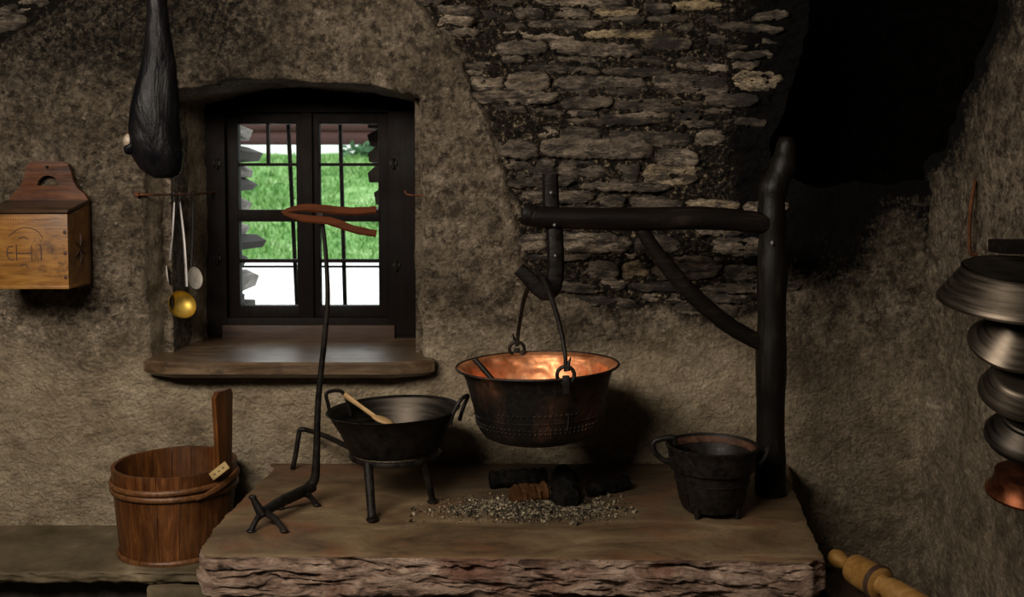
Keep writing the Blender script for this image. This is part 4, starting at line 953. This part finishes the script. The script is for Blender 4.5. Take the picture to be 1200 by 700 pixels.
# ------------------------------------------------------------------ salt box
sbx0, sbx1 = -1.676, -1.414; sby0, sby1 = -.245, -.086
zt_, zb2 = P(78, 251, sby0).z, P(78, 339, sby0).z
box = thing('salt_box', 'yellow pine salt box with carved front hanging on the wall', 'salt box', ((sbx0 + sbx1) / 2, sby1, zb2))
MB().bbox((sbx0, sby0, zb2 + .004), (sbx1, sby0 + .014, zt_), .003).build('front_panel', BOXWOOD, box)
for xx in (sbx0, sbx1 - .012):
    b = MB(); x1_ = xx + .012
    b.add([(x, y, z_) for x in (xx, x1_) for y, z_ in ((sby0 + .014, zb2 + .004), (sby1, zb2 + .004), (sby1, zt_ + .030), (sby0 + .014, zt_))], [(0, 1, 2, 3), (7, 6, 5, 4), (0, 4, 5, 1), (1, 5, 6, 2), (2, 6, 7, 3), (3, 7, 4, 0)])
    b.build('side_panel', BOXWOOD, box, False)
MB().bbox((sbx0 - .002, sby0 - .003, zb2), (sbx1 + .002, sby1, zb2 + .012), .003).build('bottom_board', BOXWOOD, box)
R = Matrix.Rotation(math.atan2(.030, .16), 3, 'X')
lid = MB().rbox(((sbx0 + sbx1) / 2, (sby0 + sby1) / 2 - .006, zt_ + .022), (sbx1 - sbx0 + .008, .165, .011), .003, R).build('lid', LIDWOOD, box)
cxb = (sbx0 + sbx1) / 2; W2 = (sbx1 - sbx0) / 2
half = [(W2, 0), (W2, .055), (W2 - .012, .074), (W2 - .034, .092), (W2 - .048, .118), (W2 - .055, .150), (W2 - .064, .172), (W2 - .080, .180), (0.02, .181)]
outer = half + [(-x, y) for x, y in half[::-1]]
hole_ = [(.036 * math.cos(a), .100 + .034 * math.sin(a)) for a in np.linspace(0, PI, 16)]
nz0 = zt_ - .01
MB().shape(outer, [hole_], lambda x, y, t: (cxb + x, sby1 + .009 + t, nz0 + y), .018).build('back_board', BOXTOP, box, True, 30)
MB().bbox((sbx0, sby1, zb2), (sbx1, sby1 + .018, nz0 + .01)).build('lower_back_board', BOXTOP, box, False)
nz_ = [(sbx1 - .009, t) for t in (.24, .52, .84)]
for x, t in nz_: MB().ball((x, sby0 - .0005, zt_ + (zb2 - zt_) * t), (.006, .002, .007), 8, 6).build('peg', CARVE, box)
b = MB()                                                           # carved letters and flower
def stroke(pts, r=.0020): b.tube(catmull([(x, sby0 - .0003, z_) for x, z_ in pts], 10), r, 5, flat=.5)
zmid = (zt_ + zb2) / 2 - .006; xo = cxb + .005
stroke([(xo - .050, zmid + .022), (xo - .064, zmid + .020), (xo - .068, zmid), (xo - .062, zmid - .018), (xo - .048, zmid - .020)])
stroke([(xo - .066, zmid + .002), (xo - .050, zmid + .002)]); stroke([(xo - .038, zmid + .028), (xo - .038, zmid - .022)], .0026); stroke([(xo - .038, zmid), (xo + .010, zmid + .001)]); stroke([(xo + .010, zmid + .026), (xo + .010, zmid - .024)], .0026); stroke([(xo + .034, zmid + .028), (xo + .040, zmid + .018), (xo + .040, zmid - .020)])
stroke([(xo - .062, zmid + .055), (xo - .03, zmid + .078), (xo + .0, zmid + .082), (xo + .03, zmid + .072), (xo + .046, zmid + .05)], .0014)
stroke([(xo - .03, zmid + .047), (xo - .015, zmid + .052), (xo, zmid + .046)], .0018); stroke([(xo - .026, zmid - .04), (xo - .012, zmid - .034), (xo - .002, zmid - .046)], .0018)
for k in range(22):
    xx = sbx0 + .03 + k * .0085; b.ball((xx, sby0 - .0005, zt_ - .018), (.0018, .001, .0018), 5, 4)
b.build('carved_letters', CARVE, box)
b = MB(); yc_ = (sby0 + sby1) / 2 + .01
for k in range(6):
    a = 2 * PI * k / 6 + .5; d = Vector((0, math.cos(a), math.sin(a))); c = Vector((sbx1 + .0003, yc_, zmid + .012)); Rr = d.to_track_quat('Y', 'X').to_matrix()
    b.ball(c + d * .026, (.001, .024, .006), 8, 6, Rr)
b.build('carved_flower', CARVE, box)
MB().tube([(cxb, .02, nz0 + .16), (cxb, sby1 - .012, nz0 + .163)], .004, 8).build('nail', IRON, box)

# ------------------------------------------------------------------ hanging smoked ham
hy = -.72
ham = thing('smoked_ham', 'black glossy smoked ham hanging at the top left before the wall', 'ham', P(188, 208, hy))
secs = [(-40, 176, 194), (-15, 173, 194), (10, 172, 196), (35, 170, 199), (60, 168, 203), (85, 162, 206), (110, 155, 208), (135, 151, 209), (160, 151, 211), (180, 155, 213), (195, 164, 212.5), (204, 173, 210), (209, 182, 203)]
sy = catmull([(s, l, r) for s, l, r in secs], 60); vs = []; SEG = 36
for i, s_ in enumerate(sy):
    a_, b_ = P(s_.y, s_.x, hy), P(s_.z, s_.x, hy); c = (a_ + b_) / 2; rx = (b_ - a_).length / 2
    for k in range(SEG):
        an = 2 * PI * k / SEG; fold = 1 + .09 * float(fbm(math.cos(an) * 1.2 + 3, math.sin(an) * 1.2, i * .10, 3)) + .035 * math.sin(an * 3 + i * .05)
        vs.append((c.x + rx * math.cos(an) * fold, hy + rx * .78 * math.sin(an) * fold, c.z))
fs = [(i * SEG + k, i * SEG + (k + 1) % SEG, (i + 1) * SEG + (k + 1) % SEG, (i + 1) * SEG + k) for i in range(60) for k in range(SEG)] + [tuple(range(SEG)), tuple(60 * SEG + k for k in range(SEG))]
MB().add(vs, fs).build('rind', HAM, ham)
c = P(152, 166, hy - .02); MB().ball(c, (.017, .018, .022), 12, 8).build('fat_cap', FAT, ham)
MB().tube(catmull([c + Vector((.02, 0, -.005)), c + Vector((0, -.004, -.020)), c + Vector((-.012, -.006, -.024))], 10), lerps([.02, .016, .010], 10), 10).build('bone_end', HAM, ham)
tp_ = P(185, -40, hy); MB().tube([tp_ + Vector((0, 0, -.02)), Vector((tp_.x, hy, ROOM_H))], .006, 8).build('cord', CORD, ham)

# ------------------------------------------------------------------ spoons on the window reveal
def rv(Y, dx=.035): return NW['fl'] + (NW['bl'] - NW['fl']) * Y / NW['Y'] + dx
rzz = P(205, 228, .1).z
r0 = Vector((rv(-.02, -.01), -.045, rzz + .001)); r1 = Vector((rv(.40), .42, rzz + .004))
rail = tag(MB().tube(catmull([r0, Vector((rv(.02), 0.0, rzz)), Vector((rv(.2), .2, rzz - .001)), r1], 20), .0042, 8).ball(r0, .009, 8, 6).build('utensil_rail', RUST), 'thin rusty rail with nail head across the window reveal, carrying spoons', 'rail')
def hang(Y, tip, lab, cat, name, hmat, wid, parts):
    top = Vector((rv(Y), Y, rzz + .002)); o = thing(name, lab, cat, tip, None)
    loop = catmull([top + Vector((0, .006, -.006)), top + Vector((0, .0, .006)), top + Vector((0, -.008, -.004)), top + Vector((0, -.003, -.03))], 12)
    hb = MB().tube(loop, .0028, 6); hb.tube(catmull([top + Vector((0, -.003, -.03)), top.lerp(tip, .5) + Vector((.004, -.004, 0)), tip], 20), lerps(wid, 20), 8, flat=.55, up=(1, 0, 0)); hb.build('handle', hmat, o)
    parts(o, tip); return o
def bowl(o, c, r, ry_, nrm, mat, d=.6):
    R = Vector(nrm).normalized().to_track_quat('Z', 'Y').to_matrix()
    pr_ = [(r * math.sin(t), -r * d * math.cos(t)) for t in np.linspace(0, PI / 2, 9)] + [((r - .002) * math.sin(t), -(r - .002) * d * math.cos(t) + .0) for t in np.linspace(PI / 2, 0, 9)]
    vs0 = MB().lathe(pr_, 32); vs0.v = [tuple(Vector(c) + R @ Vector((x, y * ry_, z_))) for x, y, z_ in vs0.v]; vs0.build('spoon_bowl', mat, o)
hang(.12, P(199, 305, .10), 'narrow grey spoon seen edge-on, first on the window rail', 'spoon', 'skimmer_spoon', STEEL, [.004, .005, .006, .005], lambda o, t: bowl(o, P(197, 322, .09), .042, .8, (.95, .3, .1), ENAMEL, .18))
hang(.16, P(219, 336, .10), 'brass-bowled ladle hanging on the window rail', 'ladle', 'brass_ladle', STEEL, [.004, .005, .006, .006], lambda o, t: bowl(o, P(214, 357, .10), .052, 1.0, (.72, -.68, .45), BRASS, .75))
hang(.25, P(224, 312, .20), 'pale round spoon with a dark handle, nearest the window frame', 'spoon', 'horn_spoon', IRON, [.005, .006, .007, .006], lambda o, t: bowl(o, P(229, 326, .19), .030, 1.35, (.75, -.6, .2), ENAMEL, .22))

# ------------------------------------------------------------------ hanging pans, right
def vessel(name, label, px, py, Y, prof, axis, mat, extra=None, cat='pan', fn=None):
    c = P(px, py, Y); R = Vector(axis).normalized().to_track_quat('Z', 'Y').to_matrix(); Ri = R.transposed()
    t = thing(name, label, cat, c, 'pans hanging on the right wall')
    MB().lathe(prof, 72, c).build('pan_body', mat, t)
    for p, m_ in (extra or []): MB().lathe(p, 60, c).build('base_plate', m_, t)
    # wall peg by which it hangs, built in the vessel's own tilted frame
    wallp = Vector((ROOM_R + .01, c.y + .02, c.z + .05)); q = c + R @ Vector((0, 0, .5 * max(z_ for _, z_ in prof)))
    MB().tube([c + Ri @ (wallp - c), c + Ri @ (q + Vector((.03, 0, .0)) - c)], .007, 8).build('hanging_peg', IRON, t)
    t.rotation_euler = R.to_euler()
    return t, c, R
def cone(r0, r1, h, lipw=.0, th_=.003):           # base radius r0 at z=h (top), mouth radius r1 at z=0
    p = [(r1 - th_, 0.0), (r1 + lipw, 0.0), (r1 + lipw, .004), (r1, .007)]
    p += [(r1 + (r0 - r1) * t, .007 + (h - .017) * t) for t in np.linspace(.15, 1, 8)]
    p += [(r0 - .004, h - .004), (r0 - .012, h), (0, h), (0, h - .003), (r0 - .010, h - .003 - th_)] + [(r1 + (r0 - r1) * t - th_, .007 + (h - .017) * t) for t in np.linspace(1, 0, 8)]
    return p
PYR = -.86
vessel('tin_pan', 'widest brushed tin pan, topmost of the hanging stack on the right wall', 1194, 356, PYR, cone(.148, .200, .092), (0, -.17, .985), TIN,
       [([(.132, .0925), (.140, .0955), (.147, .0925)], TINDARK), ([(0, .0932), (.136, .0932)], TINDARK)])
b = MB().rbox(P(1192, 289, -.80), (.11, .10, .035), .004); tag(b.build('wall_bracket', BLACKWOOD), 'black wooden bracket on the right wall above the tin pan', 'bracket')
vessel('tin_bowl', 'conical tin bowl with ring marks, second in the hanging stack', 1188, 405, PYR, cone(.052, .113, .085), (-.06, -.50, .86), TIN)
vessel('tin_saucepan', 'plain round tin saucepan, third in the hanging stack', 1197, 463, PYR, cone(.086, .107, .066), (-.06, -.50, .86), TIN)
bell = [(.085, 0), (.099, .004), (.105, .014), (.104, .026), (.092, .044), (.076, .056), (.068, .068), (.070, .078), (.066, .082), (0, .083)]
vessel('bell_pot', 'black bell-shaped pot, fourth in the hanging stack', 1202, 520, PYR, bell, (-.04, -.42, .9), TINDARK, cat='pot')
cop = [(.080, 0), (.098, .003), (.099, .010), (.090, .022), (.083, .036), (.080, .050), (.080, .062), (0, .064)]
vessel('copper_pot', 'small red copper pot, lowest of the hanging stack', 1202, 581, PYR, cop, (-.02, -.20, .97), REDCOPPER, cat='pot')
# rusty bow handle on the right wall
q = [PX(1146, 213, ROOM_R + .012), PX(1142, 217, ROOM_R - .02), PX(1137, 250, ROOM_R - .035), PX(1136, 280, ROOM_R - .03), PX(1138, 297, ROOM_R - .02), PX(1150, 297, ROOM_R + .012)]
tag(MB().tube(catmull(q, 40), lerps([.006, .008, .0085, .008, .008, .005], 40), 8, flat=.7).build('wall_hook', RUST), 'rusty bowed iron hook bar fixed to the right wall', 'hook')

# ------------------------------------------------------------------ turned wooden pole and its crate, bottom right
k0 = P(981, 655, -.78); k1 = P(1062, 702, -1.02)
ax = (k1 - k0).normalized(); R = ax.to_track_quat('Z', 'Y').to_matrix(); Lk = (k1 - k0).length
pole = thing('turned_pole', 'yellow turned wooden roller with knob end beside the hearth', 'roller', k0.lerp(k1, .5))
prk = [(0, -.024), (.012, -.022), (.021, -.014), (.025, 0), (.023, .016), (.017, .034), (.0165, .048), (.020, .055), (.036, .064), (.040, .074), (.041, .12), (.041, .150), (.044, .154), (.044, .164), (.040, .168), (.026, .172), (.024, .19), (.030, .20), (.032, .24), (.032, .55), (0, .55)]
MB().lathe(prk, 40, k0, R).build('roller_body', TURNWOOD, pole)
MB().lathe([(.0415, .151), (.0455, .154), (.0455, .164), (.0415, .167)], 40, k0, R).build('dark_ring', CRATEWOOD, pole)
crate = thing('wooden_crate', 'narrow dark wooden crate under the turned roller beside the hearth', 'crate', (.92, -.90, 0))
czt = P(1000, 690, -.8).z
for xa, xb in ((.835, .915), (.918, 1.0)):
    MB().bbox((xa, -1.20, .0), (xb, -1.18, czt), .004).build('board', CRATEWOOD, crate); MB().bbox((xa, -.64, 0), (xb, -.62, czt), .004).build('board', CRATEWOOD, crate)
for xa in (.835, .98): MB().bbox((xa, -1.18, 0), (xa + .02, -.64, czt), .004).build('side_board', CRATEWOOD, crate)
MB().bbox((.855, -1.18, .02), (.98, -.64, .04)).build('bottom_board', CRATEWOOD, crate)
MB().bbox((.855, -1.18, czt - .03), (.98, -.64, czt - .012)).build('lid_board', CRATEWOOD, crate)
